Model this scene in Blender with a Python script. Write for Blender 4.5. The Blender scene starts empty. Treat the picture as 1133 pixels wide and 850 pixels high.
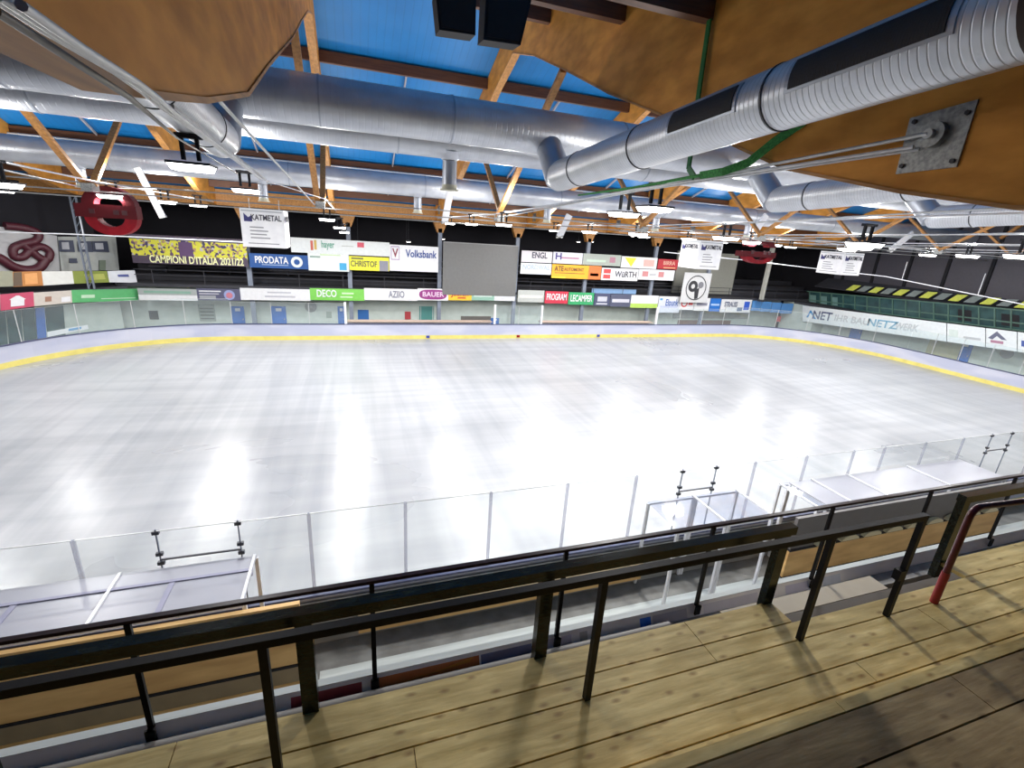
import bpy, bmesh, math, random
import numpy as np
from mathutils import Vector, Matrix
C = bpy.context.scene.collection
random.seed(7)
PI = math.pi
# ------------------------------------------------------------------ camera
CAM = np.array([-12.36, -19.58, 7.99]); FPX = 520.0; YAW, PITCH, ROLL = .337, .312, .067
def basis():
    cy, sy, cp, sp = math.cos(YAW), math.sin(YAW), math.cos(PITCH), math.sin(PITCH)
    F = np.array([sy*cp, cy*cp, -sp]); R0 = np.array([cy, -sy, 0]); U0 = np.cross(R0, F)
    return math.cos(ROLL)*R0+math.sin(ROLL)*U0, -math.sin(ROLL)*R0+math.cos(ROLL)*U0, F
RR, UU, FF = basis()
cam_d = bpy.data.cameras.new('camera'); cam = bpy.data.objects.new('camera', cam_d); C.objects.link(cam)
cam_d.sensor_fit = 'HORIZONTAL'; cam_d.sensor_width = 36; cam_d.lens = FPX/1133*36; cam_d.clip_start = .05; cam_d.clip_end = 300
M = Matrix.Identity(4)
for i in range(3):
    M[i][0] = RR[i]; M[i][1] = UU[i]; M[i][2] = -FF[i]; M[i][3] = CAM[i]
cam.matrix_world = M
bpy.context.scene.camera = cam
def ray(x, y): return FF+(x-566.5)/FPX*RR-(y-425)/FPX*UU
def at_x(x, y, X): v = ray(x, y); return Vector(CAM+v*(X-CAM[0])/v[0])
def at_y(x, y, Y): v = ray(x, y); return Vector(CAM+v*(Y-CAM[1])/v[1])
def at_z(x, y, Z): v = ray(x, y); return Vector(CAM+v*(Z-CAM[2])/v[2])
# ------------------------------------------------------------------ light and exposure
sc = bpy.context.scene
w = bpy.data.worlds.new('world'); sc.world = w; w.use_nodes = True
w.node_tree.nodes['Background'].inputs[0].default_value = (.7, .8, 1, 1); w.node_tree.nodes['Background'].inputs[1].default_value = .25
sc.view_settings.view_transform = 'Standard'; sc.view_settings.look = 'None'; sc.view_settings.exposure = 0.0; sc.view_settings.gamma = 1
sc.view_settings.use_curve_mapping = False
sc.cycles.use_denoising = True
sc.cycles.max_bounces = 8; sc.cycles.transparent_max_bounces = 24; sc.cycles.sample_clamp_indirect = 6
LAMP_W = 290.0
ROOF_FILL = .38      # strength of the fill light added over each lamp to brighten the roof
STAND_W = 260.0
# ------------------------------------------------------------------ helpers
def tag(o, label=None, cat=None, group=None, kind=None):
    if label: o['label'] = label
    if cat: o['category'] = cat
    if group: o['group'] = group
    if kind: o['kind'] = kind
    return o
def empty(name, loc=(0, 0, 0), rz=0, label=None, cat=None, group=None):
    o = bpy.data.objects.new(name, None); C.objects.link(o); o.location = loc; o.rotation_euler = (0, 0, rz); o.empty_display_size = .1
    return tag(o, label, cat, group)
class MB:
    def __init__(s): s.v = []; s.f = []; s.sm = []
    def add(s, vs, fs, sm=False):
        n = len(s.v); s.v += [tuple(v) for v in vs]; s.f += [tuple(i+n for i in f) for f in fs]; s.sm += [sm]*len(fs); return s
    def box(s, x0, x1, y0, y1, z0, z1):
        vs = [(x, y, z) for x in (x0, x1) for y in (y0, y1) for z in (z0, z1)]
        return s.add(vs, [(0, 1, 3, 2), (4, 6, 7, 5), (0, 4, 5, 1), (2, 3, 7, 6), (0, 2, 6, 4), (1, 5, 7, 3)])
    def bar(s, a, b, w, h, up=(0, 0, 1)):
        a, b = Vector(a), Vector(b); d = (b-a).normalized(); up = Vector(up)
        if abs(d.dot(up)) > .98: up = Vector((0, 1, 0))
        r = d.cross(up).normalized(); u = r.cross(d)
        vs = [p+r*(i*w/2)+u*(j*h/2) for p in (a, b) for i in (-1, 1) for j in (-1, 1)]
        return s.add(vs, [(0, 1, 3, 2), (4, 6, 7, 5), (0, 4, 5, 1), (2, 3, 7, 6), (0, 2, 6, 4), (1, 5, 7, 3)])
    def tube(s, pts, r, n=12, caps=True):
        pts = [Vector(p) for p in pts]; rings = []; m = len(pts)
        rs = r if isinstance(r, (list, tuple)) else [r]*m
        prev = None
        for i, p in enumerate(pts):
            t = (pts[min(i+1, m-1)]-pts[max(i-1, 0)]).normalized()
            if prev is None:
                a = Vector((0, 0, 1)) if abs(t.z) < .9 else Vector((1, 0, 0)); a = (a-t*a.dot(t)).normalized()
            else: a = (prev-t*prev.dot(t)).normalized()
            prev = a; b = t.cross(a)
            k = 1.0
            if 0 < i < m-1:
                t1 = (pts[i]-pts[i-1]).normalized(); k = 1/max(.5, t1.dot(t))
            rings.append([p+(a*math.cos(2*PI*j/n)+b*math.sin(2*PI*j/n))*rs[i] for j in range(n)])
        vs = [v for R in rings for v in R]
        fs = [(i*n+j, i*n+(j+1) % n, (i+1)*n+(j+1) % n, (i+1)*n+j) for i in range(m-1) for j in range(n)]
        s.add(vs, fs, True)
        if caps:
            s.add(rings[0], [tuple(reversed(range(n)))]); s.add(rings[-1], [tuple(range(n))])
        return s
    def prism(s, poly, ext):            # poly: list of 3D points (planar), extruded by ext
        poly = [Vector(p) for p in poly]; ext = Vector(ext); n = len(poly)
        vs = poly+[p+ext for p in poly]
        fs = [tuple(range(n)), tuple(reversed(range(n, 2*n)))]+[(i, i+n, (i+1) % n+n, (i+1) % n) for i in range(n)]
        return s.add(vs, fs)
    def build(s, name, mat, parent=None):
        me = bpy.data.meshes.new(name); me.from_pydata(s.v, [], s.f); me.update()
        me.polygons.foreach_set('use_smooth', s.sm)
        bm = bmesh.new(); bm.from_mesh(me); bmesh.ops.recalc_face_normals(bm, faces=bm.faces); bm.to_mesh(me); bm.free()
        o = bpy.data.objects.new(name, me); C.objects.link(o)
        for m in (mat if isinstance(mat, (list, tuple)) else [mat]): me.materials.append(m)
        if parent: o.parent = parent
        return o
def struct(name, mb, mat): return tag(mb.build(name, mat), kind='structure')
def copy_tree(o, parent=None):
    c = o.copy(); C.objects.link(c)
    if parent: c.parent = parent
    for ch in list(KIDS.get(o.name, [])): copy_tree(ch, c)
    return c
KIDS = {}
def reg(o):                              # remembers a thing's tree so it can be copied
    allo = list(C.objects)
    def rec(p):
        KIDS[p.name] = [q for q in allo if q.parent == p]
        for q in KIDS[p.name]: rec(q)
    rec(o)
ORD = ['first', 'second', 'third', 'fourth', 'fifth', 'sixth', 'seventh', 'eighth', 'ninth', 'tenth', 'eleventh', 'twelfth', 'thirteenth', 'fourteenth', 'fifteenth', 'sixteenth',
       'seventeenth', 'eighteenth', 'nineteenth', 'twentieth', 'twenty-first', 'twenty-second', 'twenty-third', 'twenty-fourth', 'twenty-fifth', 'twenty-sixth', 'twenty-seventh', 'twenty-eighth', 'twenty-ninth', 'thirtieth'] + ['thirty-%s' % k for k in ('first', 'second', 'third', 'fourth', 'fifth', 'sixth')]
# ------------------------------------------------------------------ materials
def mat(name, col, rough=.6, metal=0, var=None, scale=6, stretch=(1, 1, 1), bump=0, spec=.5, detail=4, emit=None, emit_s=0, coat=0, lo=.35, hi=.65):
    m = bpy.data.materials.new(name); m.use_nodes = True; nt = m.node_tree; b = nt.nodes['Principled BSDF']
    b.inputs['Base Color'].default_value = (*col, 1); b.inputs['Roughness'].default_value = rough; b.inputs['Metallic'].default_value = metal
    b.inputs['Specular IOR Level'].default_value = spec
    if coat: b.inputs['Coat Weight'].default_value = coat; b.inputs['Coat Roughness'].default_value = .1
    if emit: b.inputs['Emission Color'].default_value = (*emit, 1); b.inputs['Emission Strength'].default_value = emit_s
    tc = nt.nodes.new('ShaderNodeTexCoord'); mp = nt.nodes.new('ShaderNodeMapping'); mp.inputs['Scale'].default_value = stretch
    nt.links.new(tc.outputs['Object'], mp.inputs['Vector'])
    no = nt.nodes.new('ShaderNodeTexNoise'); no.inputs['Scale'].default_value = scale; no.inputs['Detail'].default_value = detail
    nt.links.new(mp.outputs[0], no.inputs['Vector'])
    if var is None: var = tuple(c*.85 for c in col)
    rp = nt.nodes.new('ShaderNodeValToRGB'); rp.color_ramp.elements[0].position = lo; rp.color_ramp.elements[1].position = hi
    rp.color_ramp.elements[0].color = (*var, 1); rp.color_ramp.elements[1].color = (*col, 1)
    nt.links.new(no.outputs['Fac'], rp.inputs[0]); nt.links.new(rp.outputs[0], b.inputs['Base Color'])
    if bump:
        bp = nt.nodes.new('ShaderNodeBump'); bp.inputs['Strength'].default_value = bump; bp.inputs['Distance'].default_value = .02
        nt.links.new(no.outputs['Fac'], bp.inputs['Height']); nt.links.new(bp.outputs[0], b.inputs['Normal'])
    m['_n'] = 0
    return m
def nodes(m): return m.node_tree, m.node_tree.nodes['Principled BSDF']
def band_bump(m, axis, period, strength=.5, dist=.02, darken=None):   # ribs along one axis
    nt, b = nodes(m); tc = nt.nodes.new('ShaderNodeTexCoord'); wv = nt.nodes.new('ShaderNodeTexWave'); wv.wave_type = 'BANDS'; wv.bands_direction = axis
    wv.inputs['Scale'].default_value = 2*PI/20/period; wv.inputs['Distortion'].default_value = 0
    nt.links.new(tc.outputs['Object'], wv.inputs['Vector'])
    rp = nt.nodes.new('ShaderNodeValToRGB'); rp.color_ramp.elements[0].position = .0; rp.color_ramp.elements[1].position = .12
    nt.links.new(wv.outputs['Fac'], rp.inputs[0])
    bp = nt.nodes.new('ShaderNodeBump'); bp.inputs['Strength'].default_value = strength; bp.inputs['Distance'].default_value = dist
    nt.links.new(rp.outputs[0], bp.inputs['Height']); nt.links.new(bp.outputs[0], b.inputs['Normal'])
    if darken:
        old = b.inputs['Base Color'].links[0].from_socket; mx = nt.nodes.new('ShaderNodeMixRGB'); mx.blend_type = 'MULTIPLY'; mx.inputs[0].default_value = 1
        r2 = nt.nodes.new('ShaderNodeValToRGB'); r2.color_ramp.elements[0].position = .0; r2.color_ramp.elements[0].color = (darken, darken, darken, 1); r2.color_ramp.elements[1].position = .1
        nt.links.new(wv.outputs['Fac'], r2.inputs[0]); nt.links.new(old, mx.inputs[1]); nt.links.new(r2.outputs[0], mx.inputs[2]); nt.links.new(mx.outputs[0], b.inputs['Base Color'])
    return m
MT = {}
MT['ply'] = mat('plywood', (.80, .35, .065), .6, spec=.2, var=(.58, .235, .04), scale=1.2, stretch=(1, 1.2, 3), detail=8)
MT['glulam'] = mat('glulam', (.55, .26, .07), .55, var=(.36, .16, .04), scale=3, stretch=(4, .4, 6), detail=6)
MT['purlin'] = mat('dark_timber', (.14, .05, .018), .55, var=(.09, .032, .012), scale=3, stretch=(.5, 6, 6), detail=6)
MT['deck'] = mat('blue_roof_deck', (.004, .20, .55), .5, var=(.003, .175, .49), scale=.6, detail=3)
band_bump(MT['deck'], 'X', .30, .15, .015, .90)
MT['duct'] = mat('galvanised_duct', (.60, .62, .66), .38, metal=.55, var=(.50, .52, .57), scale=1.5, detail=3)
band_bump(MT['duct'], 'X', .14, .30, .01)
MT['ductY'] = mat('galvanised_spiral_duct', (.66, .68, .72), .36, metal=.5, var=(.56, .58, .62), scale=1.5, detail=3)
band_bump(MT['ductY'], 'Y', .075, .35, .010, .75)
MT['duct_plain'] = mat('galvanised_plain', (.42, .45, .51), .4, metal=.6, scale=2)
MT['steel'] = mat('galvanised_steel', (.42, .43, .42), .4, metal=.6, var=(.25, .26, .26), scale=25)
MT['pipe'] = mat('grey_pipe', (.55, .56, .56), .4, metal=.3, scale=8)
MT['whitepipe'] = mat('white_pipe', (.72, .72, .74), .4, scale=8)
MT['black'] = mat('black_paint', (.003, .003, .004), .42, spec=.22, var=(.006, .006, .007), scale=30)
MT['matt_black'] = mat('matt_black', (.012, .012, .016), .8, scale=10)
MT['grille'] = mat('dark_grille', (.018, .013, .014), .7, scale=10); band_bump(MT['grille'], 'Y', .03, .8, .01)
MT['green_rail'] = mat('dark_green_rail', (.018, .024, .017), .16, spec=.35, var=(.004, .006, .005), scale=14, stretch=(.6, 3, 3), detail=6, bump=.03)
MT['maroon'] = mat('maroon_paint', (.024, .006, .012), .3, spec=.3, var=(.014, .004, .008), scale=20)
MT['maroon_red'] = mat('maroon_red_paint', (.11, .012, .018), .3, var=(.07, .008, .012), scale=20)
MT['red'] = mat('red_paint', (.27, .004, .012), .6, spec=.2, var=(.17, .003, .009), scale=3)
MT['darkred'] = mat('dark_red_paint', (.09, .004, .008), .6, spec=.2, scale=3)
MT['concrete'] = mat('concrete', (.36, .35, .33), .85, var=(.24, .235, .22), scale=5, detail=8, bump=.15)
MT['ledge'] = mat('pale_ledge', (.56, .60, .58), .6, var=(.46, .50, .48), scale=3, stretch=(.3, 3, 3))
MT['lavender'] = mat('lavender_board', (.82, .82, .88), .5, var=(.74, .74, .82), scale=2)
MT['tan'] = mat('tan_board', (.74, .48, .19), .6, var=(.56, .33, .12), scale=2.5, stretch=(.4, 2, 2), detail=5)
MT['brownboard'] = mat('brown_board', (.30, .23, .13), .65, scale=3)
MT['greyboard'] = mat('grey_board_back', (.27, .27, .26), .6, var=(.19, .19, .185), scale=2, stretch=(.5, 2, 2))
MT['walk'] = mat('grey_walkway', (.24, .24, .225), .75, var=(.17, .165, .155), scale=2.5, detail=6)
MT['wall'] = mat('pale_wall', (.52, .58, .54), .75, var=(.46, .52, .48), scale=1.5)
MT['wallgrey'] = mat('grey_wall', (.36, .38, .37), .8, var=(.30, .32, .31), scale=1.5)
MT['darkwall'] = mat('dark_wall', (.015, .014, .020), .9, scale=1)
MT['darkgrey'] = mat('dark_grey', (.045, .045, .055), .75, scale=2)
MT['column'] = mat('grey_blue_column', (.22, .25, .31), .5, scale=3)
MT['post_cream'] = mat('cream_post', (.45, .45, .40), .5, scale=3)
MT['screen'] = mat('grey_screen', (.20, .20, .195), .6, scale=1)
MT['bluedoor'] = mat('blue_door_paint', (.03, .14, .50), .4, scale=3)
MT['frame_green'] = mat('dark_green_frame', (.08, .17, .13), .45, scale=5)
MT['teal'] = mat('teal_glazing', (.04, .10, .10), .15, var=(.02, .05, .055), scale=1.2)
MT['teal_light'] = mat('pale_teal_glazing', (.17, .30, .28), .2, scale=1.5)
MT['white'] = mat('white_board', (.78, .78, .79), .5, scale=4, var=(.72, .72, .74))
MT['whitebar'] = mat('white_aluminium', (.80, .81, .84), .3, scale=5)
MT['canopy'] = mat('lavender_canopy_sheet', (.32, .325, .37), .35, var=(.285, .29, .335), scale=.8)
MT['lampglass'] = mat('lamp_lens', (1, 1, 1), .5, emit=(1, .98, .95), emit_s=14)
MT['lamp_small'] = mat('small_lamp_lens', (1, 1, 1), .5, emit=(1, .93, .85), emit_s=9)
MT['boards'] = mat('rink_board_white', (.50, .51, .59), .35, var=(.41, .43, .54), scale=.35, stretch=(1, 1, 3), detail=2, lo=.42, hi=.58)
MT['kick'] = mat('yellow_kick_plate', (.72, .62, .17), .45, scale=2)
MT['cap'] = mat('dark_blue_cap', (.05, .06, .14), .4, scale=4)
MT['clip'] = mat('dark_glass_clip', (.05, .05, .06), .4, metal=.3, scale=10)
MT['greenstrap'] = mat('green_strap', (.01, .16, .02), .6, scale=12)
MT['greennet'] = mat('green_netting', (.05, .30, .06), .8, var=(.02, .14, .03), scale=30, bump=.5)
MT['yellow'] = mat('yellow_panel', (.80, .85, .14), .6, scale=6)
MT['seatgrey'] = mat('grey_panel', (.28, .32, .30), .6, scale=6)
def flat(name, col, rough=.5):
    k = 'c_'+name
    if k not in MT: MT[k] = mat(name, col, rough, scale=5, var=tuple(c*.93 for c in col))
    return MT[k]
def glass_mat(name, tint, gloss=.06, dens=.1, col=(.8, .85, .9)):
    m = bpy.data.materials.new(name); m.use_nodes = True; nt = m.node_tree; nt.nodes.clear()
    out = nt.nodes.new('ShaderNodeOutputMaterial'); tr = nt.nodes.new('ShaderNodeBsdfTransparent'); tr.inputs[0].default_value = (*tint, 1)
    gl = nt.nodes.new('ShaderNodeBsdfGlossy'); gl.inputs['Roughness'].default_value = .05
    df = nt.nodes.new('ShaderNodeBsdfDiffuse'); df.inputs[0].default_value = (*col, 1)
    lw = nt.nodes.new('ShaderNodeLayerWeight'); lw.inputs[0].default_value = .5
    pw = nt.nodes.new('ShaderNodeMath'); pw.operation = 'POWER'; pw.inputs[1].default_value = 4; nt.links.new(lw.outputs['Facing'], pw.inputs[0])
    fr = nt.nodes.new('ShaderNodeMath'); fr.operation = 'MULTIPLY_ADD'; fr.inputs[1].default_value = .45; fr.inputs[2].default_value = gloss*.5; nt.links.new(pw.outputs[0], fr.inputs[0])
    m1 = nt.nodes.new('ShaderNodeMixShader'); m1.inputs[0].default_value = dens
    m2 = nt.nodes.new('ShaderNodeMixShader')
    no = nt.nodes.new('ShaderNodeTexNoise'); no.inputs['Scale'].default_value = 3; mm = nt.nodes.new('ShaderNodeMath'); mm.operation = 'MULTIPLY'; mm.inputs[1].default_value = dens*2
    nt.links.new(no.outputs['Fac'], mm.inputs[0]); nt.links.new(mm.outputs[0], m1.inputs[0])
    nt.links.new(tr.outputs[0], m1.inputs[1]); nt.links.new(df.outputs[0], m1.inputs[2])
    nt.links.new(fr.outputs[0], m2.inputs[0]); nt.links.new(m1.outputs[0], m2.inputs[1]); nt.links.new(gl.outputs[0], m2.inputs[2])
    nt.links.new(m2.outputs[0], out.inputs[0]); return m
MT['glass'] = glass_mat('plexiglass', (.985, .995, .992), dens=.012, gloss=.02)
MT['glass_post'] = glass_mat('clear_plastic_post', (.80, .80, .84), dens=.18, gloss=.04)
MT['glass_roof'] = glass_mat('clear_roof_sheet', (.90, .91, .95), dens=.05, col=(.5, .5, .6))
MT['glass_far'] = glass_mat('far_plexiglass', (.95, .98, .98), dens=.04)
# ice
def ice_material():
    m = mat('ice', (.80, .82, .86), .22); nt, b = nodes(m)
    tc = nt.nodes.new('ShaderNodeTexCoord')
    def noise(scale, st, det, rot=0):
        mp = nt.nodes.new('ShaderNodeMapping'); mp.inputs['Scale'].default_value = st; mp.inputs['Rotation'].default_value = (0, 0, rot)
        n = nt.nodes.new('ShaderNodeTexNoise'); n.inputs['Scale'].default_value = scale; n.inputs['Detail'].default_value = det; n.inputs['Distortion'].default_value = .6
        nt.links.new(tc.outputs['Object'], mp.inputs[0]); nt.links.new(mp.outputs[0], n.inputs['Vector']); return n.outputs['Fac']
    a = noise(.10, (1, 1, 1), 5); c = noise(.5, (3.2, .16, 1), 6); e = noise(.45, (.16, 3.0, 1), 6)
    def ramp(s, lo, hi, c0, c1):
        r = nt.nodes.new('ShaderNodeValToRGB'); r.color_ramp.elements[0].position = lo; r.color_ramp.elements[1].position = hi
        r.color_ramp.elements[0].color = (*c0, 1); r.color_ramp.elements[1].color = (*c1, 1); nt.links.new(s, r.inputs[0]); return r.outputs[0]
    def mul(p, q):
        x = nt.nodes.new('ShaderNodeMixRGB'); x.blend_type = 'MULTIPLY'; x.inputs[0].default_value = 1; nt.links.new(p, x.inputs[1]); nt.links.new(q, x.inputs[2]); return x.outputs[0]
    col = mul(mul(ramp(a, .35, .65, (.36, .365, .372), (.46, .466, .474)), ramp(c, .36, .60, (.85, .86, .875), (1, 1, 1))), ramp(e, .34, .62, (.85, .86, .875), (1, 1, 1)))
    nt.links.new(col, b.inputs['Base Color'])
    ro = nt.nodes.new('ShaderNodeMapRange'); ro.inputs[3].default_value = .20; ro.inputs[4].default_value = .40; nt.links.new(a, ro.inputs[0]); nt.links.new(ro.outputs[0], b.inputs['Roughness'])
    ad = nt.nodes.new('ShaderNodeMath'); nt.links.new(c, ad.inputs[0]); nt.links.new(e, ad.inputs[1])
    bp = nt.nodes.new('ShaderNodeBump'); bp.inputs['Strength'].default_value = .25; bp.inputs['Distance'].default_value = .03; nt.links.new(ad.outputs[0], bp.inputs['Height']); nt.links.new(bp.outputs[0], b.inputs['Normal'])
    return m
MT['ice'] = ice_material()
# knotty planks
def plank_material(name, c_lo, c_hi, knot):
    m = mat(name, c_hi, .62, var=c_lo, scale=1.6, stretch=(1.2, 9, 9), detail=8, bump=.25); nt, b = nodes(m)
    old = b.inputs['Base Color'].links[0].from_socket
    tc = nt.nodes.new('ShaderNodeTexCoord'); mp = nt.nodes.new('ShaderNodeMapping'); mp.inputs['Scale'].default_value = (5, 11, 5)
    vo = nt.nodes.new('ShaderNodeTexVoronoi'); vo.inputs['Scale'].default_value = 1.0; vo.inputs['Randomness'].default_value = 1
    nt.links.new(tc.outputs['Object'], mp.inputs[0]); nt.links.new(mp.outputs[0], vo.inputs['Vector'])
    r = nt.nodes.new('ShaderNodeValToRGB'); r.color_ramp.elements[0].position = .06; r.color_ramp.elements[0].color = (*knot, 1); r.color_ramp.elements[1].position = .26; r.color_ramp.elements[1].color = (1, 1, 1, 1)
    nt.links.new(vo.outputs['Distance'], r.inputs[0])
    n2 = nt.nodes.new('ShaderNodeTexNoise'); n2.inputs['Scale'].default_value = 1.3; n2.inputs['Detail'].default_value = 5; nt.links.new(tc.outputs['Object'], n2.inputs['Vector'])
    r2 = nt.nodes.new('ShaderNodeValToRGB'); r2.color_ramp.elements[0].position = .35; r2.color_ramp.elements[0].color = (.62, .60, .52, 1); r2.color_ramp.elements[1].position = .62; r2.color_ramp.elements[1].color = (1, 1, 1, 1)
    nt.links.new(n2.outputs['Fac'], r2.inputs[0])
    x = nt.nodes.new('ShaderNodeMixRGB'); x.blend_type = 'MULTIPLY'; x.inputs[0].default_value = .8; nt.links.new(old, x.inputs[1]); nt.links.new(r.outputs[0], x.inputs[2])
    y = nt.nodes.new('ShaderNodeMixRGB'); y.blend_type = 'MULTIPLY'; y.inputs[0].default_value = 1; nt.links.new(x.outputs[0], y.inputs[1]); nt.links.new(r2.outputs[0], y.inputs[2])
    nt.links.new(y.outputs[0], b.inputs['Base Color']); return m
MT['plank'] = plank_material('knotty_plank', (.60, .43, .14), (.88, .68, .28), (.42, .30, .18))
MT['plank2'] = plank_material('dark_knotty_plank', (.28, .185, .075), (.46, .33, .15), (.42, .32, .2))  # same knotty plank in a darker tone
# lettering
def text(parent, s, c, u, v, h, wmax, m, name='lettering', off=.02):
    """lettering centred at c in the plane of u (reading direction) and v (up), cap height h, at most wmax wide"""
    cu = bpy.data.curves.new(name, 'FONT'); cu.body = s; cu.align_x = 'CENTER'; cu.align_y = 'CENTER'; cu.size = h*1.35; cu.extrude = .004; cu.offset = .028*h; cu.resolution_u = 3
    t = bpy.data.objects.new(name, cu); C.objects.link(t); bpy.context.view_layer.update()
    me = bpy.data.meshes.new_from_object(t); bpy.data.objects.remove(t)
    xs = [p.co.x for p in me.vertices]
    if not xs: return None
    k = min(1.25, wmax/(max(xs)-min(xs)))
    u = Vector(u).normalized(); v = Vector(v).normalized(); n = u.cross(v)
    for p in me.vertices: p.co = Vector(c)+u*(p.co.x*k)+v*p.co.y+n*(p.co.z+off)
    o = bpy.data.objects.new(name, me); C.objects.link(o); me.materials.append(m); o.parent = parent; return o
# ================================================================== SETTING
XE, YN, YF, RC, BH = 29.6, -11.44, 15.0, 9.7, 1.08
struct('floor', MB().box(-40, 40, -26, 28, -.3, -.03), MT['walk'])
def rounded(off=0, n=14):
    pts = []; x1 = XE+off; ya, yb = YN-off, YF+off; r = RC+off
    rn = 8.0+off
    for cx, cy, a0, rr in ((x1-r, yb-r, 0, r), (-(x1-r), yb-r, PI/2, r), (-(x1-rn), ya+rn, PI, rn), (x1-rn, ya+rn, 3*PI/2, rn)):
        for i in range(n+1):
            a = a0+PI/2*i/n; pts.append((cx+rr*math.cos(a), cy+rr*math.sin(a)))
    return pts
ice = MB(); P = rounded(-.02); ice.add([(x, y, 0) for x, y in P]+[(x, y, -.04) for x, y in P], [tuple(range(len(P))), tuple(reversed(range(len(P), 2*len(P))))])
struct('ice_sheet', ice, MT['ice'])
RZ0, RS = 15.7, .36
def roofz(y): return RZ0-(RS if y > 0 else .315)*abs(y)
dk = MB(); dk.prism([(-38, 0, RZ0), (-38, 17.6, roofz(17.6)), (-38, 17.6, roofz(17.6)+.2), (-38, 0, RZ0+.2)], (76, 0, 0)); struct('ceiling', dk, MT['deck'])
dk = MB(); dk.prism([(-38, 0, RZ0), (-38, -24, roofz(-24)), (-38, -24, roofz(-24)+.2), (-38, 0, RZ0+.2)], (76, 0, 0)); struct('ceiling', dk, MT['deck'])
struct('ceiling', MB().box(-38, 38, 17.65, 27, 8.75, 8.95), MT['darkwall'])
struct('wall_far', MB().box(-40, 40, 26.6, 26.9, 0, 9), MT['darkwall'])
struct('wall_far', MB().box(-27.5, 31, 19.3, 19.5, -.03, 3.0), MT['wall'])
struct('wall_right', MB().box(38, 38.3, -26, 27, 0, 16), MT['darkwall'])
struct('wall_left', MB().box(-38.3, -38, -26, 27, 0, 16), MT['darkwall'])
struct('wall_back', MB().box(-38, 38, -26.3, -26, 0, 16), MT['darkwall'])
# balcony behind the far boards
struct('balcony_floor', MB().box(-27, 37, 18.15, 26.6, 3.0, 3.2), MT['darkgrey'])
for k in range(3):
    struct('balcony_step', MB().box(-27, 37, 20.2+k*1.8, 26.6, 3.2+k*.45, 3.2+(k+1)*.45), MT['darkgrey'])
# ================================================================== RINK BOARDS
bd = empty('rink_boards', (0, 0, 0), label='white rink boards with yellow kick plate running all round the ice sheet', cat='rink boards')
def loop_wall(off0, off1, z0, z1, segs=None, n=14):
    A, B = rounded(off0, n), rounded(off1, n); N = len(A); m = MB()
    vs = [(x, y, z0) for x, y in A]+[(x, y, z1) for x, y in A]+[(x, y, z0) for x, y in B]+[(x, y, z1) for x, y in B]
    fs = []
    for i in range(N):
        j = (i+1) % N
        fs += [(i, j, N+j, N+i), (2*N+j, 2*N+i, 3*N+i, 3*N+j), (N+i, N+j, 3*N+j, 3*N+i)]
    return m.add(vs, fs)
loop_wall(0, .10, .28, BH).build('board_panels', MT['boards'], bd)
loop_wall(-.015, .10, 0, .28).build('kick_plate', MT['kick'], bd)
loop_wall(-.03, .14, BH, BH+.045).build('top_rail', MT['cap'], bd)
for X, c in ((-7.14, 'cap'), (0, 'red'), (7.14, 'cap')):
    o = MB().box(X-.13, X+.13, YF-.05, YF-.016, .08, .26).build('line_marker', MT[c] if c == 'red' else flat('blue_marker', (.03, .05, .3)), bd)
# perimeter glass
def pane(a, b, z0, z1, gm, label, group, post=True, postmat='pipe', th=.012, pr_=.017, name='glass_shield'):
    a, b = Vector((*a, 0)), Vector((*b, 0)); d = (b-a).normalized(); mid = (a+b)/2
    e = empty(name, (mid.x, mid.y, z0), math.atan2(d.y, d.x), label, 'glass panel', group)
    L = (b-a).length
    MB().box(-L/2+.02, L/2-.02, -th/2, th/2, 0, z1-z0).build('pane', gm, e)
    MB().box(-L/2+.02, L/2-.02, -th/2-.003, th/2+.003, z1-z0-.010, z1-z0).build('top_edge', MT['pipe'], e)
    if post: MB().box(-L/2-pr_, -L/2+pr_, -.02, .02, 0, z1-z0).build('post', MT[postmat], e)
    return e
# far straight
GX = XE-RC
xs = []
x = -GX
gaps = [(-15.6+.0, -2.0), (1.5, 9.6)]
cl = at_y(382, 345, YF).x; cr = at_y(548, 345, YF).x; dl = at_y(600, 345, YF).x; dr = at_y(728, 345, YF).x
gaps = [(cl, cr), (dl, dr)]
def in_gap(x): return any(g0-.01 < x < g1+.01 for g0, g1 in gaps)
cuts = sorted(set([-GX]+[g for gg in gaps for g in gg]+[GX]))
k = 0
for a, b in zip(cuts[:-1], cuts[1:]):
    if in_gap((a+b)/2): continue
    n = max(1, round((b-a)/2.1))
    for i in range(n):
        x0 = a+(b-a)*i/n; x1 = a+(b-a)*(i+1)/n
        pane((x0, YF+.05), (x1, YF+.05), BH+.045, 2.55, MT['glass_far'], f'clear glass panel on the far boards, {ORD[k]} from the left', 'glass panels on the far boards', True, 'pipe')
        k += 1
for g0, g1, side in ((cl, cr, 'left'), (dl, dr, 'right')):
    e = empty('players_bench', ((g0+g1)/2, YF+.6, 0), label=f'{side} players bench opening with white end posts behind far boards', cat='bench', group='players benches')
    h = (g1-g0)/2
    for s in (-1, 1): MB().box(s*h-.07, s*h+.07, -.6, -.42, BH+.045, 2.62).build('end_post', MT['white'], e)
    MB().box(-h+.1, h-.1, -.3, .35, 1.2, 1.26).build('bench_top', flat('pale_wood', (.62, .47, .38)), e)
    MB().box(-h+.1, h-.1, .05, .11, 0, 1.2).build('bench_base', MT['white'], e)
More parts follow.
